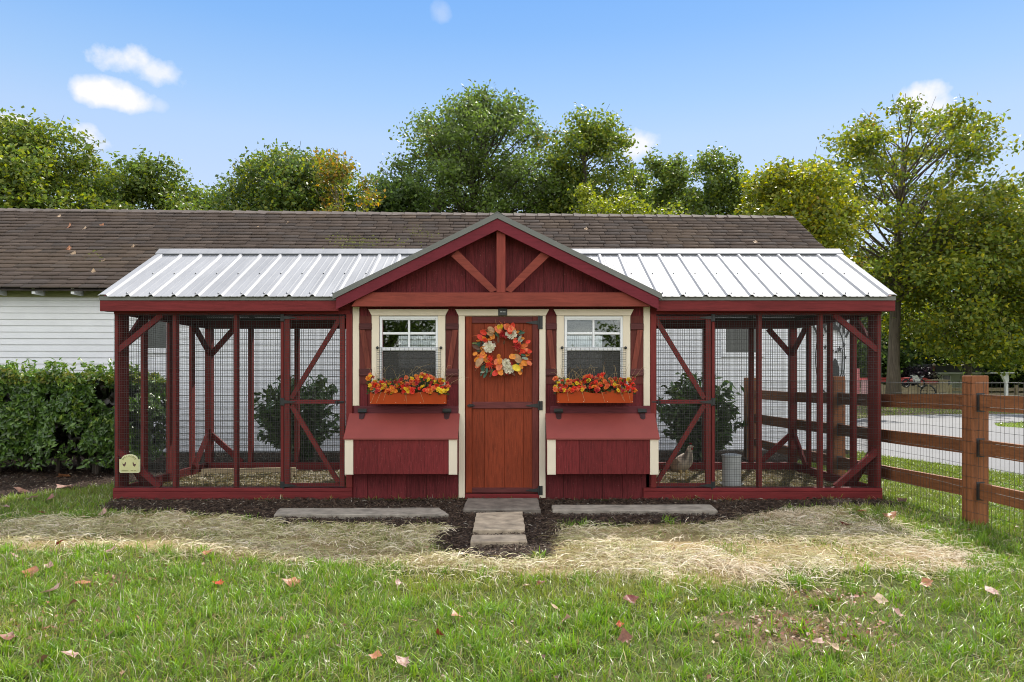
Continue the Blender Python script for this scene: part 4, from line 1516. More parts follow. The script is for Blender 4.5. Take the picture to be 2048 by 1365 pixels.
def build_trees():
    T = tree
    T('maple_tree', 'broad olive green tree rising behind the far left end of the barn', 50, 29, 226, 195, 5.2, 26000, OLIVE + GREEN, 11, leaf=.18, nclump=70, trunk_r=.3, lean=.3, clump=.19, shape='dome')
    T('maple_tree', 'lower airy green tree behind the barn between two denser trees', 300, 33, 306, 138, 6.4, 14500, GREEN + OLIVE[:1], 12, leaf=.19, nclump=30, clump=.23, shape='dome')
    T('maple_tree', 'dense rounded dark green tree with lime tinted top behind the barn', 585, 33, 286, 182, 6.4, 34000, DARK + GREEN + OLIVE[:2], 13, leaf=.18, nclump=100, trunk_r=.3, clump=.24, shape='dome')
    T('young_tree', 'twiggy half bare tree with orange and gold leaves in front of darker trees', 690, 29, 296, 92, 5.0, 3600, ORANGE + OLIVE[:2], 14, leaf=.16, nclump=24, trunk_r=.12, shape='vase', bark='bark', fork=.3, clump=.26)
    T('maple_tree', 'small dark tree filling the gap left of the tallest tree', 790, 35, 340, 82, 6.0, 10000, DARK + GREEN[:1], 15, leaf=.19, nclump=20, clump=.36)
    T('oak_tree', 'tallest tree with wide airy grey green crown behind the red gable', 948, 39, 176, 222, 8.6, 29000, GREEN + [(.10, .13, .045)], 16, leaf=.19, nclump=150, trunk_r=.36, shape='dome', accent=(ORANGE[1:], .03), clump=.15, fork=.4)
    T('oak_tree', 'upright green tree with dark bare trunk right of the tallest tree', 1170, 37, 212, 104, 7.0, 14000, GREEN + OLIVE[:2], 17, leaf=.19, nclump=40, trunk_r=.27, shape='tall', accent=(ORANGE[1:], .05), clump=.27, fork=.7)
    T('young_tree', 'bright yellow green young tree just above the barn ridge', 1215, 31, 338, 80, 5.5, 6500, OLIVE + YELLOW[2:3], 18, leaf=.17, nclump=20, trunk_r=.12, shape='round', clump=.34)
    T('young_tree', 'slim open green tree with several thin stems behind the barn', 1335, 36, 288, 84, 7.4, 8600, GREEN + OLIVE[:1], 19, leaf=.18, nclump=36, trunk_r=.16, shape='dome', clump=.26)
    T('oak_tree', 'rounded open green tree at the right half of the barn ridge', 1432, 38, 284, 88, 7.4, 12500, GREEN + OLIVE[:1], 20, leaf=.18, nclump=46, trunk_r=.2, shape='dome', clump=.25)
    T('shrub_tree', 'low lime green bushy tree peeking over the barn ridge', 1310, 30, 396, 110, 5.0, 8000, OLIVE + YELLOW[2:], 21, leaf=.16, nclump=20, trunk_r=.1, clump=.36)
    T('maple_tree', 'golden green maple at the right end of the barn roof', 1592, 29, 306, 126, 5.0, 15000, YELLOW + OLIVE, 22, leaf=.18, nclump=44, trunk_r=.2, accent=(ORANGE[1:], .03), clump=.27)
    T('young_tree', 'small green tree filling the dip between two rounded trees left of centre', 412, 36, 366, 78, 6.6, 7000, GREEN + OLIVE[:1], 26, leaf=.18, nclump=24, trunk_r=.12, shape='dome', clump=.32)
    T('young_tree', 'thin light green tree between the upright tree and the slim open one', 1262, 40, 322, 70, 7.4, 6500, OLIVE + GREEN, 27, leaf=.19, nclump=24, trunk_r=.12, shape='dome', clump=.32)
    T('young_tree', 'pale green tree low behind the right end of the barn ridge', 1505, 40, 352, 74, 7.4, 7000, OLIVE + GREEN, 28, leaf=.19, nclump=24, trunk_r=.12, shape='dome', clump=.32)
    T('young_tree', 'mid green tree just right of the broad left tree', 215, 37, 318, 80, 7.0, 7500, GREEN + OLIVE, 29, leaf=.18, nclump=24, trunk_r=.12, shape='dome', clump=.32)
    # the big turning maple beside the driveway
    T('maple_tree', 'large yellow green maple with sturdy bare trunk beside the driveway', 1787, 39.3, 194, 232, 5.4, 17000, YELLOW[2:] + OLIVE + GREEN[:2] + YELLOW[:1], 23, leaf=.23, nclump=110, trunk_r=.34, shape='round', accent=(ORANGE[1:], .03), lean=1.2, clump=.125, bark='bark', fork=.75, flat=.5)
    T('maple_tree', 'full yellow green maple hanging low over the lawn right of the sturdy trunk', 1935, 38.5, 345, 178, 2.1, 23000, YELLOW[1:] + OLIVE + GREEN[:2], 24, leaf=.23, nclump=60, trunk_r=.22, accent=(ORANGE[1:], .03), clump=.26)
    T('maple_tree', 'dark green tree behind the yellow maples at the right edge', 2075, 44, 330, 150, 1.5, 18000, GREEN + OLIVE[:1] + DARK[:1], 25, leaf=.25, nclump=44, trunk_r=.3, accent=(ORANGE[1:3], .06), clump=.27)
    # shaded trees far beyond the driveway
    for i, (px, Y, top, hw, lab) in enumerate(((1640, 52, 470, 150, 'shadowy green tree far behind the right end of the barn'), (1800, 56, 480, 130, 'shadowy tree far beyond the driveway behind the maple trunk'),
                                               (1905, 60, 560, 120, 'dark spreading tree behind the pale cottage'), (2040, 58, 520, 130, 'dark tree on the far right behind the white stand'), (2190, 50, 420, 160, 'tall dark tree past the right edge of the lawn'))):
        T('shade_tree', lab, px, Y, top, hw, 0.8, 11000, DARK + GREEN[:1], 40 + i, leaf=.30, nclump=34, trunk_r=.25, clump=.30)
    for i, (px, Y, top, hw, lab) in enumerate(((1690, 50, 640, 70, 'dark green undergrowth shrub left of the maple trunk beyond the driveway'), (1775, 51, 655, 55, 'dark undergrowth shrub directly behind the maple trunk'), (1905, 66, 660, 70, 'dark green shrub rising behind the cottage roof'),
                                               (1985, 52, 650, 60, 'deep green shrub behind the white pedestal stand'), (2060, 49, 640, 70, 'deep green shrub at the right edge beyond the pale fence'))):
        T('shrub', lab, px, Y, top, hw, 0.1, 7000, DARK + GREEN[:1], 60 + i, leaf=.26, nclump=30, trunk_r=.06, clump=.34)
    T('purple_shrub', 'low dark purple leaved shrub in front of the distant trees', 1838, 47.5, 726, 34, 0.3, 2400, [(.022, .014, .022), (.03, .02, .026)], 50, leaf=.18, nclump=14, trunk_r=.05, clump=.4)


build_trees()
tree('oak_tree', 'leafy green tree across the lawn mirrored in the left coop window', CX - 6.4 * F / -21, -21, HY - 9.0 * F / -21, -4.6 * F / 21, 1.2, 7000, GREEN, 81, leaf=.22, nclump=34, trunk_r=.25, clump=.3)
tree('oak_tree', 'smaller green tree across the lawn mirrored in the right coop window', CX + 5.6 * F / -21, -21, HY - 3.1 * F / -21, -2.6 * F / 21, .6, 4200, GREEN, 82, leaf=.20, nclump=24, trunk_r=.16, clump=.34)


def build_hedge():
    x0, x1, y0, y1, z1 = -9.2, -5.02, 9.5, 10.9, 1.37
    rng = np.random.default_rng(77)
    t = thing('hedge', (-7, 10.2, 0), 'clipped dark green evergreen hedge left of the coop in front of the white barn', 'hedge')
    n = 52000
    # mostly on the skin, some deeper in
    u = rng.random((n, 3))
    P = np.stack([x0 + (x1 - x0) * u[:, 0], y0 + (y1 - y0) * u[:, 1], .12 + (z1 - .12) * u[:, 2]], 1)
    face = rng.choice(4, n, p=[.52, .24, .19, .05])
    dep = rng.exponential(.07, n)
    N = np.zeros((n, 3))
    f0 = face == 0
    P[f0, 1] = y0 + dep[f0]; N[f0] = (0, -1, .25)
    f1 = face == 1
    P[f1, 2] = z1 - dep[f1] * .8; N[f1] = (0, -.25, 1)
    f2 = face == 2
    P[f2, 0] = x1 - dep[f2]; N[f2] = (1, -.1, .25)
    f3 = face == 3
    P[f3, 1] = y1 - dep[f3]; N[f3] = (0, 1, .3)
    # lumps
    b = (fbm(P[:, 0] * 1.0 + P[:, 1] * .6, P[:, 2], 2.2, 31) - .5) * .46
    P += (N / np.linalg.norm(N, axis=1, keepdims=True)) * b[:, None]
    gap = fbm(P[:, 0] + P[:, 1] * .7, P[:, 2] + P[:, 1] * .3, 4.5, 37)
    low = P[:, 2] < .32 + .14 * np.sin(P[:, 0] * 3)
    keep = (gap > .34) & ~(low & (rng.random(n) < .75))
    P, N, b = P[keep], N[keep], b[keep]
    n = len(P)
    N = N + rng.normal(size=(n, 3)) * .65
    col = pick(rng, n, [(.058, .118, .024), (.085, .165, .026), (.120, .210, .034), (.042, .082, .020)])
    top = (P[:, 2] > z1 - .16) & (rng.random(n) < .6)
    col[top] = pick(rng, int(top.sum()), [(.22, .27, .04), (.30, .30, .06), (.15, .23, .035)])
    # stray shoots that missed the shears
    m = 170
    for k in range(m):
        if k % 2:
            b0 = np.array((rng.uniform(x0, x1), rng.uniform(y0, y0 + .5), z1 - .02)); d = np.array((rng.normal() * .35, -.2, 1.0))
        else:
            b0 = np.array((rng.uniform(x0, x1), y0 + .02, rng.uniform(.4, z1))); d = np.array((rng.normal() * .5, -1.0, .55))
        d /= np.linalg.norm(d)
        q = rng.uniform(0, 1, (12, 1))
        P = np.concatenate([P, b0 + d * q * rng.uniform(.08, .20) + rng.normal(size=(12, 3)) * .012])
        N = np.concatenate([N, rng.normal(size=(12, 3)) + np.array((0, -.3, .6))])
        col = np.concatenate([col, pick(rng, 12, [(.14, .24, .035), (.19, .26, .04), (.10, .19, .03)])])
    n = len(P)
    V, Fc, Cv = leaf_cloud(P, N, rng.uniform(.045, .10, n), col, rng, aspect=.42)
    o = Vector((-7, 10.2, 0))
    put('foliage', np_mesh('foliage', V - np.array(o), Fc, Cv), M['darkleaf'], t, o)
    mb = MB()
    rr = random.Random(5)
    for i in range(26):
        x, y = rr.uniform(x0 + .15, x1 - .15), rr.uniform(y0 + .25, y1 - .2)
        mb2 = MB().tube([(x, y, -.05), (x + rr.uniform(-.1, .1), y, .5), (x + rr.uniform(-.3, .3), y + rr.uniform(-.2, .2), 1.2)], [.03, .022, .008], 6)
        obj('stem', mb2, M['bark_dark'], t)
    # twiggy inside: shade put into dark leaf colours, blocks light through the hedge
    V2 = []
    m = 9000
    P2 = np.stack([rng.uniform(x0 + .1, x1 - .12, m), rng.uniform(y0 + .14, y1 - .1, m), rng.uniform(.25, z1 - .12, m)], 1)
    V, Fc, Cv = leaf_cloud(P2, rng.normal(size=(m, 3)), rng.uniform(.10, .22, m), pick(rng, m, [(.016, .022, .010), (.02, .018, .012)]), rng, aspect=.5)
    put('inner_shade_foliage', np_mesh('inner_shade_foliage', V - np.array(o), Fc, Cv), M['darkleaf'], t, o)


build_hedge()


def laurel(label, cx, cy, rx, ry, h, seed):
    rng = np.random.default_rng(seed)
    rr = random.Random(seed)
    t = thing('laurel_shrub', (cx, cy, 0), label, 'shrub', 'laurel shrubs behind the coop')
    P, N, S, Cc = [], [], [], []
    for k in range(150):
        a, u = rr.uniform(0, 2 * math.pi), rr.random()
        z = .16 + (h - .2) * u
        k2 = math.sin(min(1, (u + .12) / .62) * math.pi / 2) if u < .5 else math.sqrt(max(.02, 1 - ((u - .5) / .56) ** 2))
        q = rr.uniform(.45, 1.08) if k % 7 else rr.uniform(1.05, 1.28)
        tip = np.array([cx + math.cos(a) * rx * k2 * q, cy + math.sin(a) * ry * k2 * q, z])
        root = np.array([cx + math.cos(a) * rx * .15, cy + math.sin(a) * ry * .15, z * .45])
        d = tip - root
        L_ = np.linalg.norm(d)
        d /= L_
        if k % 3 == 0:
            obj_pts.append((root, tip)) if False else None
        m = 26
        f = rng.uniform(.45, 1.02, m)
        p = root + d * (f * L_)[:, None] + rng.normal(size=(m, 3)) * .035
        P.append(p)
        nn = np.cross(d, rng.normal(size=(m, 3))) + np.array([0, 0, .7])
        N.append(nn)
        S.append(rng.uniform(.10, .175, m))
        young = u > .72 and rr.random() < .5
        Cc.append(pick(rng, m, [(.075, .115, .020), (.055, .10, .020)] if young else [(.050, .100, .030), (.070, .135, .038), (.105, .175, .055)]))
    P, N, S, Cc = np.concatenate(P), np.concatenate(N), np.concatenate(S), np.concatenate(Cc)
    V, Fc, Cv = leaf_cloud(P, N, S, Cc, rng, aspect=.34, fold=.35)
    o = Vector((cx, cy, 0))
    put('foliage', np_mesh('foliage', V - np.array(o), Fc, Cv), M['darkleaf'], t, o)
    for k in range(9):
        a = rr.uniform(0, 6.28)
        obj('stem', MB().tube([(cx + math.cos(a) * .05, cy + math.sin(a) * .05, -.05), (cx + math.cos(a) * rx * .3, cy + math.sin(a) * ry * .3, h * .4), (cx + math.cos(a) * rx * .6, cy + math.sin(a) * ry * .6, h * .85)], [.018, .012, .005], 5), M['bark_dark'], t)


laurel('dark glossy laurel shrub seen through the left mesh run', wx(600, 11.35), 11.35, .60, .55, 1.36, 61)
laurel('dark glossy laurel shrub seen through the right mesh run beside the hen', wx(1394, 11.35), 11.35, .56, .55, 1.34, 62)
laurel('small low leafy shrub by the far fence post behind the right run', 3.2, 12.1, .32, .3, .62, 63)


# ------------------------------------------------------------------ lawn, straw, mulch
def scatter(n, x0, x1, y0, y1, rng):
    return rng.uniform(x0, x1, n), rng.uniform(y0, y1, n)


def blades(x, y, z, h, w, col, rng, lean=.55, wind=(0.0, 0.0), stiff=1.0):
    """three-segment curved blades -> arrays (two quads and a tip)"""
    n = len(x)
    a = rng.uniform(0, 2 * np.pi, n)
    d = np.stack([np.cos(a), np.sin(a)], 1)
    b = rng.uniform(0, 2 * np.pi, n)
    s = np.stack([np.cos(b), np.sin(b)], 1) * w[:, None] * .5
    L1 = np.abs(rng.normal(lean, lean * .55, n))
    V = np.zeros((n, 7, 3))
    for k, (f, ww) in enumerate(((0, 1.0), (.45, .95), (.8, .6), (1.0, 0))):
        off = d * (h * L1 * f ** 1.8)[:, None]
        zz = z + h * (f - .28 * L1 * f ** 2.2) * np.clip(1.15 - .35 * L1, .25, 1)
        c = np.stack([x + off[:, 0], y + off[:, 1], zz], 1)
        if k < 3:
            V[:, 2 * k, :2] = c[:, :2] + s * ww
            V[:, 2 * k, 2] = c[:, 2]
            V[:, 2 * k + 1, :2] = c[:, :2] - s * ww
            V[:, 2 * k + 1, 2] = c[:, 2]
        else:
            V[:, 6] = c
    i = np.arange(n)[:, None] * 7
    T = np.array([[0, 1, 3], [0, 3, 2], [2, 3, 5], [2, 5, 4], [4, 5, 6]])
    Fc = (i[:, :, None] + T[None]).reshape(-1, 3)
    C = np.repeat(col, 7, 0).reshape(n, 7, 3)
    C = C * np.array([.75, .75, .95, .95, 1.08, 1.08, 1.15])[None, :, None]
    return V.reshape(-1, 3), Fc, C.reshape(-1, 3)


def join(parts):
    V, Fc, C, b = [], [], [], 0
    for v, f, c in parts:
        V.append(v); Fc.append(f + b); C.append(c)
        b += len(v)
    return np.concatenate(V), np.concatenate(Fc), np.concatenate(C)


DRIVE = [(5.85, 13.2), (6.0, 12.2), (6.45, 10.6), (6.6, 9.5), (6.95, 6), (7.4, -6), (17, -6), (15.4, 10), (13.2, 17.4), (12.7, 19.4), (13.6, 20.9), (17, 21.4), (60, 22), (60, 27.5), (15, 25.6), (12.2, 24.6), (9, 21), (7, 17)]
SLABS = [((548, 1041), (558, 1028), (880, 1027), (898, 1041)), ((1106, 1032), (1104, 1021), (1422, 1020), (1437, 1032)), ((926, 1033), (934, 1010), (1076, 1009), (1081, 1032)),
         ((945, 1076), (953, 1040), (1045, 1037), (1050, 1075)), ((941, 1100), (945, 1085), (1051, 1084), (1055, 1097))]


def build_lawn():
    rng = np.random.default_rng(101)
    parts = []
    # near lawn
    n = 460000
    x, y = scatter(n, -7.4, 7.0, 2.75, 8.9, rng)
    ok = (np.abs(x) < .74 * y + .75)
    mu, st, be = zone(x, y)
    fence_x = 4.06
    patch = fbm(x, y, .9, 51)
    thin = np.clip((patch - .26) * 3.4, .40, 1)
    bare = fbm(x, y, 1.7, 57)
    for (px, py, r) in ((1600, 1260, .50), (1650, 1190, .32), (1560, 1270, .35), (480, 1110, .25), (200, 1160, .2)):
        gx_, gy_ = G(px, py)
        dd = np.hypot((x - gx_), (y - gy_) * 1.5) / r
        thin = thin * np.clip(dd * .8, .22, 1)
    ok &= ~mu & ~be & (rng.random(n) < thin * np.clip(.35 + 2.2 * (fbm(x, y, 9.0, 67) - .25), .25, 1)) & ~((x > COOP_L) & (x < COOP_R) & (y > 7.7))
    ok &= ~(st & (rng.random(n) < np.clip(.95 - (fbm(x, y, 2.2, 88) - .42) * 2.6, .30, .95)))
    x, y = x[ok], y[ok]
    st = st[ok]
    n = len(x)
    tuft = fbm(x, y, 3.0, 61)
    fine = fbm(x, y, 11.0, 63)
    h = rng.uniform(.028, .080, n) * (.35 + .75 * tuft + .75 * fine)
    h[st] *= .8
    w = rng.uniform(.0030, .0060, n)
    col = pick(rng, n, [(.138, .245, .026), (.165, .285, .028), (.215, .305, .036), (.100, .185, .026), (.28, .31, .075)], [.28, .27, .2, .13, .12])
    yel = fbm(x, y, .8, 71)
    k = np.clip((yel - .5) * 4, 0, 1)[:, None] * .5
    col = col * (1 - k) + np.array((.33, .29, .075)) * rng.uniform(.7, 1.2, (n, 1)) * k
    dry = rng.random(n) < .15
    col[dry] = pick(rng, int(dry.sum()), [(.42, .36, .20), (.52, .49, .36), (.28, .21, .11)])
    parts.append(blades(x, y, gz(x, y) - .004, h, w, col, rng, lean=.75))
    # clumps of coarser grass and clover
    m = 900
    cx, cy = scatter(m, -5.5, 5.5, 3.0, 6.8, rng)
    mu, st, be = zone(cx, cy)
    okc = ~mu & ~st & (np.abs(cx) < .72 * cy + .4)
    cx, cy = cx[okc], cy[okc]
    k = 34
    x = np.repeat(cx, k) + rng.normal(size=len(cx) * k) * .028
    y = np.repeat(cy, k) + rng.normal(size=len(cx) * k) * .028
    n = len(x)
    tone = np.repeat(rng.uniform(.8, 1.25, (len(cx), 1)), k, 0)
    parts.append(blades(x, y, gz(x, y) - .004, rng.uniform(.05, .105, n), rng.uniform(.004, .0075, n), pick(rng, n, [(.125, .245, .024), (.155, .275, .026), (.20, .31, .035)]) * tone, rng, lean=.7))
    V, Fc, C = join(parts)
    tag(put('grass', np_mesh('grass', V, Fc, C), M['grass']), 'short green lawn grass with thin and yellowed patches', None, None, 'stuff')
    # sunlit strip of lawn beyond the fence
    n = 90000
    x, y = scatter(n, 3.95, 7.2, 4.6, 12.8, rng)
    jx, jy = jit(x, y, .06)
    mu, st, be = zone(x, y)
    ok = ~inpoly(jx, jy, DRIVE) & ~mu & (x < .72 * y + .8) & ((y < 10.3) | (x > 4.15))
    ok &= ~((y < 7) & (x < 4.06))
    x, y = x[ok], y[ok]
    n = len(x)
    col = pick(rng, n, [(.150, .215, .022), (.185, .245, .024), (.12, .185, .022), (.22, .25, .05)])
    V, Fc, C = blades(x, y, gz(x, y) - .004, rng.uniform(.03, .075, n), rng.uniform(.004, .0075, n), col, rng, lean=.8)
    tag(put('grass', np_mesh('grass_strip', V, Fc, C), M['grass']), 'brighter lawn strip between the rail fence and the driveway', None, None, 'stuff')
    # lawns across the driveway, coarser
    n = 60000
    x, y = scatter(n, 7, 34, 14.5, 48, rng)
    ok = ~inpoly(x, y, DRIVE) & (x < .75 * y + 2) & (x > .46 * y)
    x, y = x[ok], y[ok]
    n = len(x)
    col = pick(rng, n, [(.135, .20, .020), (.16, .225, .022), (.19, .235, .03)])
    V, Fc, C = blades(x, y, np.zeros(n), rng.uniform(.05, .10, n), rng.uniform(.012, .024, n), col, rng, lean=.9)
    tag(put('grass', np_mesh('far_grass', V, Fc, C), M['grass']), 'lawn on the other side of the grey driveway', None, None, 'stuff')
    # a few weeds round the feet of the fence and in the left bed's edge
    n = 16000
    x, y = scatter(n, -8.6, -4.2, 7.0, 8.9, rng)
    mu, st, be = zone(x, y)
    ok = ~mu & (np.abs(x) < .74 * y + .8)
    x, y = x[ok], y[ok]
    n = len(x)
    col = pick(rng, n, [(.14, .19, .028), (.17, .20, .04), (.22, .21, .06)])
    V, Fc, C = blades(x, y, gz(x, y) - .004, rng.uniform(.03, .06, n), rng.uniform(.003, .006, n), col, rng, lean=.8)
    tag(put('grass', np_mesh('verge_grass', V, Fc, C), M['grass']), 'thin lawn between the left bed and the coop', None, None, 'stuff')


def strands(x, y, z, ln, w, rise, col, rng):
    """lying curved ribbons"""
    n = len(x)
    a = rng.uniform(0, 2 * np.pi, n)
    cur = rng.normal(0, .9, n)
    V = np.zeros((n, 8, 3))
    px, py = x.copy(), y.copy()
    for k in range(4):
        ang = a + cur * (k / 3.0)
        f = k / 3.0
        zz = z + rise * (4 * f * (1 - f)) + .002
        sx, sy = -np.sin(ang) * w * .5, np.cos(ang) * w * .5
        V[:, 2 * k] = np.stack([px + sx, py + sy, zz + w * .4], 1)
        V[:, 2 * k + 1] = np.stack([px - sx, py - sy, zz - w * .2], 1)
        px = px + np.cos(ang) * ln / 3
        py = py + np.sin(ang) * ln / 3
    i = np.arange(n)[:, None] * 8
    T = np.array([[0, 1, 3, 2], [2, 3, 5, 4], [4, 5, 7, 6]])
    Fc = (i[:, :, None] + T[None]).reshape(-1, 4)
    return V.reshape(-1, 3), Fc, np.repeat(col, 8, 0)


def build_straw():
    rng = np.random.default_rng(202)
    n = 190000
    x, y = scatter(n, -6, 5.2, 4.5, 7.4, rng)
    jx, jy = jit(x, y)
    mu, st, be = zone(x, y)
    wide = np.where(rng.random(n) < .30, 2.1, 1.0)
    edge = inpoly(x + rng.normal(size=n) * .15 * wide, y + rng.normal(size=n) * .12 * wide, STRAW_L) | inpoly(x + rng.normal(size=n) * .15 * wide, y + rng.normal(size=n) * .12 * wide, STRAW_R)
    ok = edge & ~inpoly(x + rng.normal(size=n) * .03, y + rng.normal(size=n) * .03, MULCH)
    dens = np.clip((fbm(x, y, 2.9, 81) - .33) * 3.6, .06, 1)
    ok &= rng.random(n) < dens * .8
    x, y = x[ok], y[ok]
    n = len(x)
    lump = fbm(x, y, 2.6, 83)
    z = gz(x, y) + rng.uniform(0, .03, n) * (lump * 1.6)
    tone = np.clip((fbm(x, y, 1.1, 85) - .42) * 4, 0, 1)[:, None]
    pale = pick(rng, n, [(.62, .53, .38), (.70, .63, .49), (.54, .45, .31), (.44, .34, .22)])
    green = pick(rng, n, [(.42, .385, .19), (.48, .44, .25), (.36, .34, .15)])
    right = np.clip((x + .2) * .8 + .45, .1, 1)[:, None]
    m = rng.random((n, 1)) < (1 - tone * right) * .62
    col = np.where(m, green, pale)
    V, Fc, C = strands(x, y, z, rng.uniform(.05, .20, n), rng.uniform(.0022, .0045, n), rng.uniform(.002, .035, n), col, rng)
    # stray strands on the mulch and lawn nearby
    tag(put('straw', np_mesh('straw', V, Fc, C), M['straw']), 'dry straw and cut grass spread along the front of the coop', None, None, 'stuff')
    # bedding in the runs
    n = 42000
    x, y = scatter(n, COOP_L + .08, COOP_R - .08, 7.86, 10.1, rng)
    ok = (x < HX0 - .02) | (x > HX1 + .02)
    x, y = x[ok], y[ok]
    n = len(x)
    col = pick(rng, n, [(.26, .195, .085), (.21, .165, .06), (.155, .150, .045), (.12, .085, .045), (.42, .36, .23)], [.28, .27, .2, .17, .08])
    V, Fc, C = strands(x, y, gz(x, y) + rng.uniform(0, .02, n), rng.uniform(.03, .12, n), rng.uniform(.003, .007, n), rng.uniform(.002, .03, n), col, rng)
    tag(put('bedding', np_mesh('bedding', V, Fc, C), M['straw']), 'straw and wood shaving litter on the floor of the mesh runs', None, None, 'stuff')


def chips(n, x0, x1, y0, y1, rng, test, name, label, light=.06):
    x, y = scatter(n, x0, x1, y0, y1, rng)
    ok = test(x, y)
    x, y = x[ok], y[ok]
    n = len(x)
    a = rng.uniform(0, 2 * np.pi, n)
    tl = rng.normal(0, .35, n)
    d = np.stack([np.cos(a) * np.cos(tl), np.sin(a) * np.cos(tl), np.sin(tl)], 1)
    s = np.stack([-np.sin(a), np.cos(a), rng.normal(0, .5, n)], 1)
    ln, w = rng.uniform(.015, .065, n)[:, None], rng.uniform(.003, .011, n)[:, None]
    c = np.stack([x, y, gz(x, y) + rng.uniform(.0, .024, n)], 1)
    up = np.array([0, 0, 1.0])
    V = np.stack([c - d * ln / 2, c + s * w / 2 + up * .002, c + d * ln / 2, c - s * w / 2 + up * .002, c + up * (w * .7)], 1).reshape(-1, 3)
    i = np.arange(n)[:, None] * 5
    Fc = (i[:, :, None] + np.array([[0, 1, 4], [1, 2, 4], [2, 3, 4], [3, 0, 4]])[None]).reshape(-1, 3)
    col = pick(rng, n, [(.042, .027, .019), (.058, .037, .025), (.028, .019, .015), (.082, .053, .036)])
    lt = rng.random(n) < light
    col[lt] = pick(rng, int(lt.sum()), [(.20, .16, .11), (.14, .10, .07), (.28, .25, .2)])
    tag(put(name, np_mesh(name, V, Fc, np.repeat(col, 5, 0)), M['mulch']), label, None, None, 'stuff')


def build_mulch():
    rng = np.random.default_rng(303)
    inM = lambda x, y: inpoly(x + rng.normal(size=len(x)) * .04, y + rng.normal(size=len(x)) * .03, MULCH) & ~((x > COOP_L) & (x < COOP_R) & (y > Y0 - .03))
    chips(110000, -4.6, 4.3, 4.8, 7.9, rng, inM, 'mulch', 'dark bark mulch bed along the front of the coop and round the stepping stones')
    inL = lambda x, y: (inpoly(x + rng.normal(size=len(x)) * .06, y + rng.normal(size=len(x)) * .05, BED_L) & (np.abs(x) < .78 * y)) | (inpoly(x, y, BED_B))
    chips(90000, -9.2, 6.0, 7.7, 12.9, rng, inL, 'mulch', 'dark bark mulch under the hedge and along the foot of the white barn', .10)


def build_litter():
    rng = np.random.default_rng(404)
    n = 1500
    x, y = scatter(n, -5.5, 5.5, 3.0, 7.0, rng)
    w = np.clip((fbm(x, y, .9, 95) - .30) * 3, .05, 1)
    mu, st, be = zone(x, y)
    ok = (rng.random(n) < w) & ~mu
    x, y = x[ok], y[ok]
    # dry crumbs gather on the worn patches
    for (px, py, r, k) in ((1600, 1260, .40, 420), (1650, 1190, .25, 160), (200, 1160, .25, 120), (100, 1250, .35, 150)):
        gx_, gy_ = G(px, py)
        x = np.concatenate([x, gx_ + rng.normal(size=k) * r * .6])
        y = np.concatenate([y, gy_ + rng.normal(size=k) * r * .45])
    n = len(x)
    P = np.stack([x, y, gz(x, y) + rng.uniform(.006, .032, n)], 1)
    N = rng.normal(size=(n, 3)) * .45 + np.array([0, 0, 1.0])
    col = pick(rng, n, [(.22, .12, .065), (.30, .19, .11), (.14, .075, .045), (.38, .27, .18), (.26, .10, .06)])
    V, Fc, C = leaf_cloud(P, N, rng.uniform(.012, .036, n), col, rng, aspect=.7)
    tag(put('leaf_litter', np_mesh('leaf_litter', V, Fc, C), M['straw']), 'small brown leaf crumbs scattered through the lawn', None, None, 'stuff')


build_litter()
build_lawn()
build_straw()
build_mulch()


def build_slabs():
    info = [('stone_slab', 'long narrow grey stone slab lying left of the door', 'stone_pale', .045), ('stone_slab', 'long narrow grey stone slab lying right of the door', 'stone_pale', .045),
            ('stepping_stone', 'dark bluestone slab directly below the door', 'stone_grey', .05), ('stepping_stone', 'large tan flagstone below the dark door slab', 'stone_tan', .045),
            ('stepping_stone', 'narrow tan flagstone at the front of the path', 'stone_tan', .045)]
    rr = random.Random(9)
    for (name, lab, mt, h), px in zip(info, SLABS):
        q = [G(*p) for p in px]
        # subdivide the outline so its edge is a little chipped
        out = []
        for i in range(4):
            a, b = Vector(q[i]), Vector(q[(i + 1) % 4])
            k = max(2, int((b - a).length / .09))
            for j in range(k):
                p = a.lerp(b, j / k)
                out.append((p.x + rr.uniform(-.006, .006), p.y + rr.uniform(-.006, .006)))
        n = len(out)
        cx, cy = sum(p[0] for p in out) / n, sum(p[1] for p in out) / n
        mb = MB()
        ring = lambda f, z: [(cx + (x - cx) * f, cy + (y - cy) * f, z) for x, y in out]
        sh = lambda pts: pts
        z0 = float(gz(np.array([cx]), np.array([cy]))[0])
        e = .010
        inn = []
        for x, y in out:
            d = Vector((cx - x, cy - y))
            d = d.normalized() * e
            inn.append((x + d.x, y + d.y, z0 + h))
        vs = [(x, y, z0 - .03) for x, y in out] + [(x, y, z0 + h - e * .8 + rr.uniform(-.002, .002)) for x, y in out] + inn
        fs = []
        for i in range(n):
            j = (i + 1) % n
            fs += [(i, j, j + n, i + n), (i + n, j + n, j + 2 * n, i + 2 * n)]
        fs.append(tuple(range(2 * n, 3 * n)))
        mb.add(vs, fs)
        o = obj(name, mb, M[mt])
        tag(o, lab, 'paving stone', 'stones laid in the mulch before the door')


build_slabs()


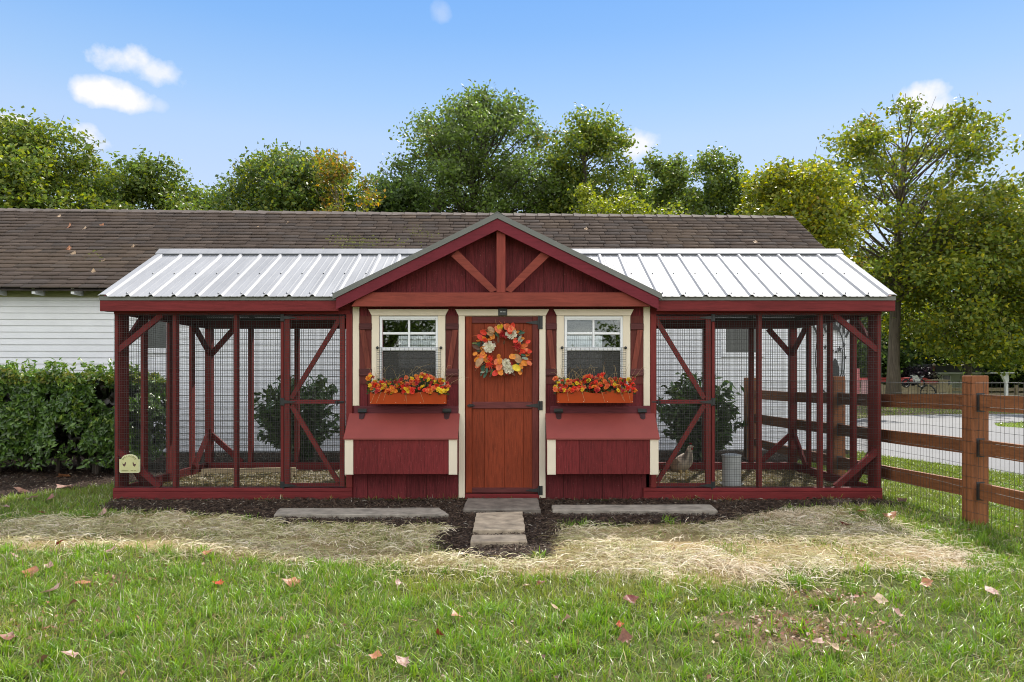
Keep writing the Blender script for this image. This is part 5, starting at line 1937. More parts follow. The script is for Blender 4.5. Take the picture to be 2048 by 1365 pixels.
# ------------------------------------------------------------------ fallen leaves
def lobed_leaf(seed, kind='maple'):
    rr = random.Random(seed)
    pts = []
    if kind == 'maple':
        lob = [(0, .30), (14, .55), (32, .38), (48, .80), (62, .62), (72, .66), (90, 1.0)]
        half = [(a, r * rr.uniform(.92, 1.08)) for a, r in lob]
        ang = [(-90 + 2 * a, r) for a, r in half]
        right = [(math.radians(a), r) for a, r in ang]
        left = [(math.pi - a, r * rr.uniform(.92, 1.05)) for a, r in right[::-1][1:-1]]
        pts = [(math.cos(a) * r, math.sin(a) * r) for a, r in right + left]
    else:
        for i in range(12):
            a = 2 * math.pi * i / 12
            pts.append((.55 * math.cos(a), math.sin(a)))
    c1, c2, cu = rr.uniform(.25, .7), rr.uniform(-.2, .5), rr.uniform(0, 6.28)
    def lift(x, y):
        u = x * math.cos(cu) + y * math.sin(cu)
        v = -x * math.sin(cu) + y * math.cos(cu)
        return .85 * (c1 * u * u + c2 * v * v * v) + .05 * math.sin(6 * x + seed)
    vs = [(0, -.05, lift(0, 0))] + [(x * .55, y * .55, lift(x * .55, y * .55)) for x, y in pts] + [(x, y, lift(x, y)) for x, y in pts]
    n = len(pts)
    fs = [(0, 1 + i, 1 + (i + 1) % n) for i in range(n)] + [(1 + i, 1 + n + i, 1 + n + (i + 1) % n, 1 + (i + 1) % n) for i in range(n)]
    # stalk
    b = len(vs)
    k = pts[0]
    vs += [(-.02, -.25, lift(0, -.25)), (.02, -.25, lift(0, -.25)), (.03, -.8, .12), (.0, -.8, .12)]
    fs += [(b, b + 1, b + 2, b + 3)]
    me = bpy.data.meshes.new('fallen_leaf')
    zm = min(v[2] for v in vs)
    me.from_pydata([(x, y, z - zm) for x, y, z in vs], [], fs)
    return me


def leaf_mat(name, col):
    m, nt, b, out = new_mat(name)
    v = coords(nt)
    n1 = noise(nt, v, 2.6, 5, .6)
    c = ramp(nt, n1, [(.3, tuple(q * .6 for q in col)), (.5, col), (.72, tuple(min(1, q * 1.35) for q in col))])
    nt.links.new(c, b.inputs['Base Color'])
    b.inputs['Roughness'].default_value = .5
    tr = nd(nt, 'ShaderNodeBsdfTranslucent')
    nt.links.new(c, tr.inputs['Color'])
    mx = nd(nt, 'ShaderNodeMixShader')
    mx.inputs[0].default_value = .25
    nt.links.new(b.outputs[0], mx.inputs[1])
    nt.links.new(tr.outputs[0], mx.inputs[2])
    nt.links.new(mx.outputs[0], out.inputs[0])
    return m


def build_fallen():
    LM = {'pink': leaf_mat('leaf_dull_pink', (.40, .24, .19)), 'rust': leaf_mat('leaf_rust', (.24, .10, .06)), 'red': leaf_mat('leaf_dark_red', (.17, .028, .018)),
          'orange': leaf_mat('leaf_orange', (.40, .17, .075)), 'tan': leaf_mat('leaf_tan', (.44, .31, .19)), 'brown': leaf_mat('leaf_brown', (.15, .075, .045)), 'scarlet': leaf_mat('leaf_scarlet', (.45, .06, .012))}
    shapes = [lobed_leaf(i) for i in range(6)]
    rr = random.Random(17)
    data = [  # photo column, row, length in photo pixels, colour, label
        (147, 1327, 42, 'pink', 'large pink and yellow lobed leaf on the lawn at the bottom left'), (78, 1346, 60, 'brown', 'big curled dark brown leaf at the bottom left edge of the lawn'),
        (213, 1287, 30, 'pink', 'dull pink leaf on the lawn above the large lobed one at bottom left'), (24, 1292, 46, 'rust', 'rusty leaf at the left edge near the bottom of the lawn'),
        (62, 1156, 40, 'orange', 'pale orange leaf on the left lawn level with the straw edge'), (168, 1176, 44, 'orange', 'long orange leaf on the left lawn'),
        (100, 1192, 50, 'pink', 'wide faded pink leaf on the left lawn below the orange one'), (145, 1218, 36, 'brown', 'dark curled leaf in the grass on the left lawn'),
        (216, 1113, 32, 'pink', 'soft pink leaf just below the left straw band'), (116, 1096, 24, 'red', 'dark red leaf lying on the left straw'), (30, 1121, 22, 'pink', 'small pink leaf on the grass at the left edge below the straw'),
        (97, 1140, 24, 'pink', 'small pale pink leaf on the left lawn under the straw'), (411, 1119, 30, 'orange', 'brown orange leaf standing in grass below the left straw'), (440, 1177, 28, 'scarlet', 'bright scarlet leaf on green grass left of the path'),
        (590, 1178, 44, 'orange', 'pair-lobed orange leaf on the lawn below the long left slab'), (282, 1126, 20, 'red', 'small red leaf at the edge of the left straw'), (14, 1022, 20, 'pink', 'pale leaf on the grass at the far left before the bed'),
        (67, 1003, 30, 'pink', 'pink leaf where grass meets the left mulch bed'), (96, 1008, 34, 'rust', 'brownish red leaf on grass beside the left mulch bed'), (82, 1033, 22, 'orange', 'small orange leaf on the grass in front of the hedge'),
        (125, 958, 36, 'orange', 'orange leaf lying on mulch under the hedge'), (42, 988, 34, 'pink', 'pale pink leaf on mulch at the left edge'), (125, 980, 40, 'pink', 'long pink leaf on the mulch in front of the hedge'),
        (205, 1038, 26, 'pink', 'dull pink leaf at the back of the left straw'), (796, 1176, 22, 'pink', 'small pale pink leaf on the lawn left of the path'), (830, 1256, 32, 'pink', 'pink brown leaf on the lawn left of centre'),
        (915, 1248, 36, 'orange', 'orange pink double leaf on the lawn below the path'), (884, 1290, 36, 'red', 'dark red curled leaf on the lawn below the path'), (750, 1334, 36, 'orange', 'tan orange leaf near the bottom edge left of centre'),
        (808, 1342, 40, 'pink', 'pale pink leaf at the bottom edge left of centre'), (1080, 1179, 28, 'red', 'dark red leaf on the lawn right of the path'), (1052, 1182, 24, 'tan', 'tan leaf beside the dark red one right of the path'),
        (1113, 1232, 28, 'tan', 'tan leaf on the lawn above the pale pink lobed leaf'), (1130, 1256, 42, 'pink', 'pale pink lobed leaf on the lawn right of centre'), (1262, 1218, 40, 'red', 'big upright dark red leaf on the lawn right of centre'),
        (1250, 1290, 40, 'rust', 'rust leaf with pale back on the lawn right of centre'), (1240, 1262, 22, 'scarlet', 'small red leaf between rust leaf and dark red leaf'), (1384, 1214, 30, 'tan', 'pale tan leaf on the lawn below the right straw'),
        (1192, 1160, 26, 'brown', 'brown leaf at the lower edge of the right straw'), (1690, 1060, 28, 'red', 'dark red leaf standing on the right straw'), (1722, 1032, 32, 'orange', 'flat orange leaf on the grass right of the straw'),
        (1776, 1044, 38, 'orange', 'pale orange leaf on grass near the fence post'), (1806, 1010, 28, 'brown', 'brown leaf at the foot of the fence by the coop corner'), (1985, 1200, 40, 'pink', 'pale pink lobed leaf on the lawn at the right edge'),
        (1800, 1246, 36, 'pink', 'whitish pink leaf on the lawn below the right straw end'), (1760, 1216, 40, 'tan', 'long tan leaf by the bare patch on the right lawn'), (1680, 1322, 60, 'tan', 'large tan leaf near the bottom edge on the right lawn'),
        (1640, 1304, 34, 'pink', 'pink leaf beside the bare patch near the bottom right'), (1854, 1176, 34, 'orange', 'small upright orange leaf on the right lawn'), (1930, 1070, 24, 'brown', 'pinkish brown leaf right below the fence post'),
        (1610, 997, 26, 'orange', 'orange leaf on mulch against the right run sill'), (1558, 998, 28, 'tan', 'tan leaf on mulch under the right run'), (1395, 1002, 18, 'tan', 'small tan leaf on mulch right of the right nest box')]
    for px, py, ln, c, lab in data:
        x, y = G(px, py)
        s = ln / F * y * .55
        me = rr.choice(shapes).copy()
        me.materials.clear()
        me.materials.append(LM[c])
        o = bpy.data.objects.new('fallen_leaf', me)
        COL.objects.link(o)
        mu = bool(zone(np.array([x]), np.array([y]))[0][0])
        o.location = (x, y, float(gz(np.array([x]), np.array([y]))[0]) + (.012 if mu else .036))
        o.rotation_euler = (rr.uniform(-.1, .65), rr.uniform(-.35, .35), rr.uniform(0, 6.28))
        o.scale = (s, s, s)
        tag(o, lab, 'leaf', 'fallen leaves on the lawn and beds')
    roof = [(119, 436, 12, 'tan', 'curled tan leaf near the barn ridge, topmost on the roof'), (137, 457, 18, 'orange', 'pale orange leaf on the barn roof below the topmost one'), (169, 460, 14, 'tan', 'cream leaf with stalk on the barn roof, third along its row'),
            (204, 454, 12, 'orange', 'orange leaf at the right of the roof leaves in the upper row'), (139, 501, 16, 'orange', 'small orange leaf half way down the barn roof'), (147, 511, 14, 'tan', 'bright tan leaf half way down the roof with a long stalk'),
            (207, 524, 12, 'tan', 'small curled leaf on the lower roof left of the metal roof'), (187, 546, 12, 'tan', 'pale twisted leaf close to the barn eave'), (267, 496, 11, 'tan', 'thin curled leaf on the barn roof above the metal roof corner'),
            (516, 458, 10, 'tan', 'pale leaf on the barn roof above the left metal roof'), (575, 448, 9, 'tan', 'tiny pale leaf near the ridge above the left metal roof'), (1172, 461, 11, 'tan', 'tiny white leaf on the barn roof right of the gable'), (1510, 487, 12, 'tan', 'pale leaf on the barn roof above the right metal roof')]
    for px, py, ln, c, lab in roof:
        u, s_ = ray_roof(px, py)
        p = roofpt(u, s_, .014)
        s = ln / F * p[1] * .6
        me = rr.choice(shapes).copy()
        me.materials.clear()
        me.materials.append(LM[c])
        o = bpy.data.objects.new('fallen_leaf', me)
        COL.objects.link(o)
        o.location = p
        o.rotation_euler = (R(32) + rr.uniform(0, .5), rr.uniform(-.3, .3), rr.uniform(-.6, .6))
        o.scale = (s, s, s)
        tag(o, lab, 'leaf', 'fallen leaves on the barn roof')


build_fallen()


# ------------------------------------------------------------------ flower boxes
def petal_mat(name, col):
    m, nt, b, out = new_mat(name)
    v = coords(nt)
    n1 = noise(nt, v, 1.4, 4, .6)
    c = ramp(nt, n1, [(.3, tuple(q * .65 for q in col)), (.7, tuple(min(1, q * 1.3) for q in col))])
    nt.links.new(c, b.inputs['Base Color'])
    b.inputs['Roughness'].default_value = .6
    tr = nd(nt, 'ShaderNodeBsdfTranslucent')
    nt.links.new(c, tr.inputs['Color'])
    mx = nd(nt, 'ShaderNodeMixShader')
    mx.inputs[0].default_value = .25
    nt.links.new(b.outputs[0], mx.inputs[1])
    nt.links.new(tr.outputs[0], mx.inputs[2])
    nt.links.new(mx.outputs[0], out.inputs[0])
    return m


PM = {'red': petal_mat('petal_red_orange', (.86, .060, .030)), 'coral': petal_mat('petal_coral', (.85, .19, .07)), 'orange': petal_mat('petal_orange', (.88, .27, .03)),
      'yellow': petal_mat('petal_golden', (.95, .60, .035)), 'deep': petal_mat('petal_deep_red', (.48, .03, .032)), 'tan': petal_mat('leaf_suede_tan', (.46, .27, .13)),
      'brown': petal_mat('leaf_brown_twig', (.13, .055, .028)), 'green': petal_mat('leaf_blue_green', (.05, .125, .075)), 'pale': petal_mat('leaf_pale_green', (.30, .36, .28)), 'olive': petal_mat('leaf_olive', (.13, .15, .04)),
      'cream': petal_mat('petal_cream', (.85, .76, .60))}


def rosette(seed, rings, cup=.5, ruffle=.12, sharp=False):
    """flower of overlapping petals, unit radius, facing +z"""
    rr = random.Random(seed)
    vs, fs = [], []
    for ri, (r, k, lift) in enumerate(rings):
        for i in range(k):
            a = 2 * math.pi * (i + .5 * ri) / k + rr.uniform(-.12, .12)
            w = math.pi / k * (1.15 if not sharp else .55)
            b = len(vs)
            rl = r * rr.uniform(.88, 1.1)
            zt = lift + rr.uniform(-ruffle, ruffle)
            for (f, da, z) in ((.08, 0, 0), (.6, -w, lift * .55), (.6, w, lift * .55), (1, -w * (.55 if not sharp else .1), zt), (1, w * (.55 if not sharp else .1), zt + rr.uniform(-ruffle, ruffle)), (.62, 0, lift * .55 - .1 * cup)):
                vs.append((rl * f * math.cos(a + da), rl * f * math.sin(a + da), z))
            fs += [(b, b + 5, b + 1), (b, b + 2, b + 5), (b + 1, b + 5, b + 3), (b + 5, b + 2, b + 4), (b + 5, b + 4, b + 3)]
    me = bpy.data.meshes.new('flower_head')
    me.from_pydata(vs, [], fs)
    return me


FLOWERS = [rosette(i, [(1.0, 6, .25), (.62, 5, .45), (.3, 4, .6)]) for i in range(3)]
_MC = {}


def with_mat(me, key, mats):
    k = (me.name, key)
    if k not in _MC:
        c = me.copy()
        c.materials.clear()
        c.materials.append(mats[key])
        _MC[k] = c
    return _MC[k]


def child(name, me, parent, loc, rot=(0, 0, 0), s=1.0):
    o = bpy.data.objects.new(name, me)
    COL.objects.link(o)
    o.parent = parent
    o.location = Vector(loc) - WL[parent.name]
    o.rotation_euler = rot
    o.scale = (s, s, s) if not hasattr(s, '__len__') else s
    WL[o.name] = Vector(loc)
    return o


def build_flowers(x0, x1, y0, y1, side, seed, blab, flab):
    rr = random.Random(seed)
    rng = np.random.default_rng(seed)
    yf, yb = Y0 - .20, Y0 - .045
    X0, X1 = wx(x0, yf), wx(x1, yf)
    zt, zb = CH - (y0 - HY) / F * yf, CH - (y1 - HY) / F * yf
    box = thing('flower_box', ((X0 + X1) / 2, (yf + yb) / 2, zb), blab, 'planter', 'orange flower boxes under the windows')
    n = 24
    top = [(X0 + (X1 - X0) * i / n, zt - .014 - .014 * math.cos(4 * math.pi * i / n) * (1 if 0 < i < n else .3)) for i in range(n + 1)]
    obj('front_board', MB().prism([(X0, zb), (X1, zb)] + top[::-1], yf, yf + .016), M['boxred'], box)
    for a, b in ((X0, X0 + .016), (X1 - .016, X1)):
        obj('end_board', MB().box(a, b, yf + .0165, yb, zb, zt - .01), M['boxred'], box)
    obj('back_board', MB().box(X0 + .0165, X1 - .0165, yb - .016, yb - .0005, zb, zt), M['boxred'], box)
    obj('bottom_board', MB().box(X0 + .0165, X1 - .0165, yf + .0165, yb - .0165, zb + .002, zb + .016), M['boxred'], box)
    obj('soil', MB().box(X0 + .017, X1 - .017, yf + .017, yb - .017, zb + .02, zt - .05), plain('potting_soil', (.03, .02, .015), .9, .3), box)
    for f in (.005, .34, .66, .985):
        obj('nail', MB().box(X0 + (X1 - X0) * f, X0 + (X1 - X0) * f + .005, yf - .002, yf - .0003, zb + .012, zb + .017), M['cream'], box)
    arr = thing('flower_arrangement', ((X0 + X1) / 2, (yf + yb) / 2, zt - .05), flab, 'flowers', 'autumn flowers in the window boxes')
    cols = ['red'] * 9 + ['coral'] * 6 + ['orange'] * 4 + ['yellow'] * 5 + ['deep'] * 3
    nfl = 112
    for i in range(nfl):
        f = (i + rr.uniform(-.4, .4)) / nfl
        x = X0 - .03 + (X1 - X0 + .06) * f
        ht = rr.random()
        hump = .035 * math.sin(f * 9 + seed) + .02
        z = zt - .005 + ht * (.125 + hump)
        y = yf - .02 + ht * .09 + rr.uniform(-.015, .03)
        c = rr.choice(cols)
        rot = (R(90) - R(rr.uniform(5, 65)), rr.uniform(-.5, .5), rr.uniform(-.6, .6))
        child('flower_head', with_mat(rr.choice(FLOWERS), c, PM), arr, (x, y, z), rot, rr.uniform(.021, .033))
    # foliage and stems
    m = 520
    P = np.stack([rng.uniform(X0 - .03, X1 + .03, m), rng.uniform(yf - .01, yb - .005, m), zt - .03 + rng.uniform(0, 1, m) ** 1.5 * .16], 1)
    V, Fc, C = leaf_cloud(P, rng.normal(size=(m, 3)) + np.array([0, -.8, .5]), rng.uniform(.025, .055, m), pick(rng, m, [(.045, .095, .018), (.07, .13, .022), (.10, .12, .03), (.16, .07, .03)]), rng, aspect=.4)
    o = Vector(((X0 + X1) / 2, (yf + yb) / 2, zt))
    tag(put('foliage', np_mesh('foliage', V - np.array(o), Fc, C), M['leaf'], arr, o), kind='stuff')
    mb = MB()
    for i in range(46):
        x = rr.uniform(X0, X1)
        edge = rr.random()
        dx = rr.gauss(0, .10) + (.16 * side if edge < .2 else 0)
        h = rr.uniform(.14, .30)
        p = [(x, yf + .08, zt - .03), (x + dx * .3, yf + .06, zt + h * .55), (x + dx * .7, yf + .03, zt + h * .9), (x + dx, yf + .0 - rr.uniform(0, .06), zt + h * rr.uniform(.8, 1.05))]
        mb.tube(p, [.0016, .0013, .001, .0005], 3, False)
    for i in range(6):                                # a few that hang over the front
        x = rr.uniform(X0 + .03, X1 - .03)
        d = rr.uniform(-.08, .08)
        mb.tube([(x, yf + .03, zt - .01), (x + d * .4, yf - .012, zt - .01), (x + d, yf - .014, zt - rr.uniform(.06, .13))], [.0015, .0014, .001], 3, False)
    tag(obj('grass_stems', mb, plain('dry_ornamental_grass', (.42, .31, .15), .6, .3), arr), kind='stuff')


build_flowers(739.5, 891.5, 783, 808.5, 1, 21, 'orange red wooden flower box under the left window', 'red orange and yellow autumn flowers overflowing the left window box')
build_flowers(1115, 1266, 781.5, 806.5, 1, 22, 'orange red wooden flower box under the right window', 'red orange and yellow autumn flowers overflowing the right window box')


# ------------------------------------------------------------------ wreath on the door
def disc_leaf(seed, aspect=.72):
    rr = random.Random(seed)
    n = 12
    vs = [(0, 0, .0)]
    for i in range(n):
        a = 2 * math.pi * i / n
        vs.append((math.cos(a) * aspect, math.sin(a) * (1.0 + .08 * math.sin(a)), .22 * math.cos(a) ** 2 + .12 * math.sin(a) + rr.uniform(-.03, .03)))
    me = bpy.data.meshes.new('leaf')
    me.from_pydata(vs, [], [(0, 1 + i, 1 + (i + 1) % n) for i in range(n)])
    me.polygons.foreach_set('use_smooth', [True] * n)
    return me


def build_wreath():
    rr = random.Random(31)
    K = 220 / 1877.0                                   # zoomed pixels of my notes -> photo pixels
    yw = Y0 - .05
    c = W(1004, 702, yw)
    t = thing('wreath', (c.x, yw, c.z - .36), 'round autumn wreath of orange leaves and cream blooms hanging on the door', 'wreath')
    ring = [(c.x + .225 * math.cos(a) + rr.uniform(-.012, .012), yw + rr.uniform(-.006, .01), c.z + .225 * math.sin(a) + rr.uniform(-.012, .012)) for a in [2 * math.pi * i / 30 for i in range(31)]]
    ring[-1] = ring[0]
    mb = MB().tube(ring, .014, 6, False)
    for k in range(4):
        r2 = [(x + rr.uniform(-.012, .012), y - .008, z + rr.uniform(-.012, .012)) for x, y, z in ring]
        mb.tube(r2, .0045, 4, False)
    obj('twig_ring', mb, M['bark_dark'], t)
    DL = [disc_leaf(i) for i in range(3)]
    LONG = [disc_leaf(10 + i, .42) for i in range(2)]
    def pt(zx, zy, d): return W(900 + zx * K, 620 + zy * K, yw - d)
    def lf(zx, zy, r, col, long=False, d=.03):
        p = pt(zx, zy, d + rr.uniform(0, .025))
        ang = math.atan2(p.z - c.z, p.x - c.x)
        o = child('leaf', with_mat(rr.choice(LONG if long else DL), col, PM), t, p, (R(90) + rr.uniform(-.55, .35), rr.uniform(-.45, .45) + 0, 0), 1.15 * r * K / F * Y0)
        o.rotation_euler = (Matrix.Rotation(R(90) + rr.uniform(-.45, .45), 3, 'X') @ Matrix.Rotation(rr.uniform(-.45, .45), 3, 'Y') @ Matrix.Rotation(ang - math.pi / 2 + rr.uniform(-.7, .7), 3, 'Z')).to_euler()
    for a in [(575, 385, 55), (520, 480, 62), (595, 510, 55), (720, 450, 55), (820, 345, 65), (850, 300, 50), (1120, 530, 52), (1330, 550, 42), (1285, 605, 44), (1240, 700, 50), (1290, 690, 45), (1350, 710, 44), (1060, 800, 58),
              (1260, 910, 55), (1345, 910, 48), (1130, 990, 68), (1190, 1050, 52), (840, 970, 62), (780, 1080, 60), (860, 1060, 58), (800, 880, 55), (850, 870, 52), (830, 790, 38), (575, 660, 52), (560, 740, 44), (590, 790, 44), (460, 840, 50),
              (470, 950, 50), (430, 750, 38), (540, 790, 44), (1210, 960, 44), (760, 360, 40)]:
        lf(*a, rr.choice(['orange', 'orange', 'coral', 'yellow', 'orange', 'red']))
    for a in [(1000, 300, 60), (1040, 330, 62), (1070, 280, 52), (960, 300, 52), (1020, 360, 55)]:
        lf(*a, rr.choice(['orange', 'red', 'coral']), d=.055)
    for a in [(510, 890, 78), (1150, 830, 74), (700, 350, 62), (690, 405, 52)]:
        lf(*a, 'tan', d=.045)
    for a in [(920, 560, 34), (820, 520, 44), (760, 560, 40), (1030, 480, 44), (920, 1090, 34), (680, 1030, 40), (1220, 1030, 34)]:
        lf(*a, 'brown' if a[0] % 3 else 'tan', True)
    for a in [(450, 640, 72), (500, 690, 60)]:
        lf(*a, 'brown', True, .02)
    for a in [(480, 570, 48), (1220, 400, 50), (600, 1110, 52), (540, 1090, 38), (570, 1010, 52), (630, 1030, 48), (800, 420, 42), (1250, 770, 40)]:
        lf(*a, 'green', True)
    for a in [(1190, 490, 48), (1275, 830, 50), (560, 1060, 36), (1205, 530, 40)]:
        lf(*a, 'pale', True)
    for a in [(420, 570, 38), (710, 1060, 42), (820, 440, 38)]:
        lf(*a, 'olive', True)
    for k in range(62):                               # small leaves filling the ring behind the big ones
        a = 2 * math.pi * k / 62 + rr.uniform(-.05, .05)
        q = rr.uniform(.72, 1.28)
        lf(885 + 350 * q * math.cos(a), 700 - 350 * q * math.sin(a), rr.uniform(32, 50), rr.choice(['orange', 'coral', 'red', 'orange', 'yellow', 'brown', 'tan', 'deep', 'green']), k % 3 == 0, .008)
    cream = [rosette(40 + i, [(1.0, 7, .15), (.78, 6, .35), (.52, 5, .5), (.28, 4, .6)], ruffle=.2) for i in range(2)]
    dahl = rosette(50, [(1.0, 13, .15), (.8, 11, .35), (.55, 9, .5), (.3, 6, .6)], ruffle=.1, sharp=True)
    for i, (zx, zy, r) in enumerate([(665, 640, 112), (1045, 415, 100), (960, 915, 92), (1000, 1010, 96)]):
        child('bloom', with_mat(cream[i % 2], 'cream', PM), t, pt(zx, zy, .03), (R(90), rr.uniform(0, 6), 0), r * K / F * Y0).rotation_euler = (Matrix.Rotation(R(90) + rr.uniform(-.2, .2), 3, 'X') @ Matrix.Rotation(rr.uniform(0, 6), 3, 'Z')).to_euler()
    for zx, zy, r, cc in [(670, 930, 85, 'red'), (1155, 620, 92, 'deep'), (890, 420, 64, 'deep'), (690, 820, 66, 'red'), (600, 520, 50, 'red')]:
        child('bloom', with_mat(dahl, cc, PM), t, pt(zx, zy, .04), (0, 0, 0), r * K / F * Y0).rotation_euler = (Matrix.Rotation(R(90) + rr.uniform(-.2, .2), 3, 'X') @ Matrix.Rotation(rr.uniform(0, 6), 3, 'Z')).to_euler()
    for k in range(16):
        a = rr.uniform(0, 6.28)
        p0 = Vector((c.x + .22 * math.cos(a), yw - .02, c.z + .22 * math.sin(a)))
        b = a + rr.uniform(-.6, .6)
        ln = rr.uniform(.08, .15)
        obj('sprig', MB().tube([p0, p0 + Vector((math.cos(b) * ln * .6, -.01, math.sin(b) * ln * .6)), p0 + Vector((math.cos(b + .2) * ln, -.015, math.sin(b + .2) * ln))], [.003, .0025, .001], 4), PM[rr.choice(['tan', 'brown', 'coral'])], t)


build_wreath()


# ------------------------------------------------------------------ lettering and signs
def text_mesh(body, size, depth=.0015, bold=0.0):
    cu = bpy.data.curves.new('lettering', 'FONT')
    cu.body = body
    cu.size = size
    cu.extrude = depth
    cu.resolution_u = 2
    cu.offset = bold
    cu.align_x = 'CENTER'
    o = bpy.data.objects.new('lettering', cu)
    COL.objects.link(o)
    dg = bpy.context.evaluated_depsgraph_get()
    me = bpy.data.meshes.new_from_object(o.evaluated_get(dg))
    bpy.data.objects.remove(o)
    return me


def build_signs():
    # pale welcome plaque wired to the corner of the left run
    yw = Y0 - .020
    s = Y0 / F
    c = W(260.5, 925, yw)
    t = thing('welcome_sign', (c.x, yw, wz(945.5)), 'pale yellow arched welcome plaque with two hens hung on the left run corner', 'sign')
    hw, zb, zs, ztop = 20.2 * s, wz(945.5), wz(918), wz(908.3)
    def outline(e):
        pts = [(c.x - hw + e + .012, zb + e), (c.x + hw - e - .012, zb + e), (c.x + hw - e, zb + e + .012), (c.x + hw - e, zs - e * .3)]
        R0 = hw * .80
        pts += [(c.x + R0 * math.cos(a) * (1 - e / hw), zs - .004 + (ztop - zs + .004 - e) * math.sin(a)) for a in [math.pi * k / 14 for k in range(15)]]
        pts += [(c.x - hw + e, zs - e * .3), (c.x - hw + e, zb + e + .012)]
        return pts
    obj('plaque', MB().prism(outline(0), yw - .016, yw), plain('plaque_stone', (.60, .60, .36), .6, .08, 8), t)
    obj('face', MB().prism(outline(.012), yw - .0195, yw - .0163), plain('plaque_face', (.55, .54, .27), .6, .12, 7), t)
    ink = plain('olive_lettering', (.13, .13, .045), .7, .1)
    word = 'WELCOME'
    for i, ch in enumerate(word):
        a = R(90) - (i - 3) * R(17)
        p = (c.x + .072 * math.cos(a), yw - .0208, zs - .052 + .072 * math.sin(a) + .004)
        me = text_mesh(ch, .026, .0008)
        me.materials.append(ink)
        o = child('letter', me, t, p)
        o.rotation_euler = (Matrix.Rotation(a - R(90), 3, 'Y').inverted() @ Matrix.Rotation(R(90), 3, 'X')).to_euler()
    # two hens tail to tail, printed flat
    hen = [(-.040, .030), (-.034, .012), (-.022, .008), (-.012, .014), (-.006, .034), (.0, .030), (.0, .008), (-.006, -.012), (-.014, -.018), (-.015, -.027), (-.019, -.027), (-.020, -.018), (-.030, -.010)]
    for sg in (-1, 1):
        pts = [(c.x + sg * .036 + x * (1 if sg < 0 else -1), wz(929) + z * .85) for x, z in hen]
        obj('hen_print', MB().prism(pts, yw - .0215, yw - .0198), plain('brown_ink', (.10, .05, .045), .7, .2), t)
    for x0, x1 in ((-15, -3), (3, 8), (9, 13)):
        me = text_mesh({-15: 'BACKYARD', 3: 'THE', 9: 'HENS'}[x0] if False else {-15: 'mmnnnm', 3: 'nnm', 9: 'nn'}[x0], .011, .0008) if False else None
        k = x0
        mbx = MB()
        q = x0
        while q < x1:
            mbx.box(c.x + q * s, c.x + (q + 1.1) * s, yw - .0208, yw - .0198, wz(941.8), wz(940.2))
            q += 1.7
        tag(obj('small_print', mbx, ink, t), kind='stuff')
    # black maker's plate over the door
    y2 = Y0 - .037
    t = thing('name_plate', (wx(1005.5), y2, wz(632)), 'small black name plate with pale print above the orange door', 'sign')
    obj('plate', MB().cbox(wx(996.5), wx(1014.5), y2 - .008, y2 - .0005, wz(632.5), wz(617.8)), M['black'], t)
    obj('panel', MB().box(wx(998.5), wx(1012.5), y2 - .0095, y2 - .0082, wz(631), wz(620)), plain('plate_grey', (.055, .06, .062), .5, .2), t)
    wmat = plain('pale_print', (.55, .6, .6), .6, .1)
    for a, b in ((1000.5, 1002), (1002.4, 1004.6), (1005.6, 1007.4), (1007.8, 1009), (1009.3, 1011)):
        obj('print_mark', MB().box(wx(a), wx(b), y2 - .0105, y2 - .0097, wz(625.8), wz(623.6)), wmat, t)
    # black cut-out metal sign on the barn wall behind the right run
    def bp(px, py):                                   # point on a plane a little before the barn wall
        d = Vector(((px - CX) / F, 1, (HY - py) / F))
        o = Vector((0, 0, CH))
        k = (Vector(B(0, -.04, 0)) - o).dot(BV) / d.dot(BV)
        return o + d * k
    cc = bp(1664, 718)
    t = thing('metal_sign', (cc.x, cc.y, cc.z - .6), 'black oval cut-out metal sign with arched lettering on the barn wall behind the right run', 'sign')
    mk = M['black']
    def slab(pts, name, th=.006):
        v0 = [bp(*p) for p in pts]
        a = BV * -th
        n = len(v0)
        mb = MB().add([p + a for p in v0] + v0, [tuple(range(n)), tuple(range(2 * n - 1, n - 1, -1))] + [(i, i + n, (i + 1) % n + n, (i + 1) % n) for i in range(n)])
        return obj(name, mb, mk, t)
    ex, ey, rx, ry = 1660, 718, 30, 74
    el = lambda a, f: bp(ex + rx * f * math.cos(a), ey - ry * f * math.sin(a))
    n = 48
    mb = MB()
    vs = []
    for i in range(n):
        a = 2 * math.pi * i / n
        p, q = el(a, 1.0), el(a, .945)
        vs += [p, q, p - BV * .008, q - BV * .008]
    fs = []
    for i in range(n):
        j = (i + 1) % n
        fs += [(4 * i + 2, 4 * i + 3, 4 * j + 3, 4 * j + 2), (4 * i, 4 * i + 2, 4 * j + 2, 4 * j), (4 * i + 1, 4 * j + 1, 4 * j + 3, 4 * i + 3)]
    obj('ring', MB().add(vs, fs), mk, t)
    word = 'LIVERY'
    for i, ch in enumerate(word):
        f = (i - 2.5) / 5
        px, py = ex + 6 + f * 50, 684 - 30 * math.cos(f * 2.2)
        p = bp(px, py + 4) - BV * .012
        me = text_mesh(ch, .44, .003, .012)
        me.materials.append(mk)
        o = child('letter', me, t, p)
        o.rotation_euler = (Matrix.Rotation(BT, 3, 'Z') @ Matrix.Rotation(f * .95, 3, 'Y') @ Matrix.Rotation(R(90), 3, 'X')).to_euler()
        o.scale = (.55, 1.0, 1)
    def star(px, py, r, k=5, q=.42):
        slab([(px + (r if i % 2 == 0 else r * q) * math.sin(math.pi * i / k), py - 1.3 * (r if i % 2 == 0 else r * q) * math.cos(math.pi * i / k)) for i in range(2 * k)], 'star')
    for a in ((1679, 699, 5.5), (1665, 702, 3.5), (1672, 704, 3), (1688, 690, 4), (1650, 695, 4), (1690, 715, 4), (1640, 712, 4)):
        star(*a)
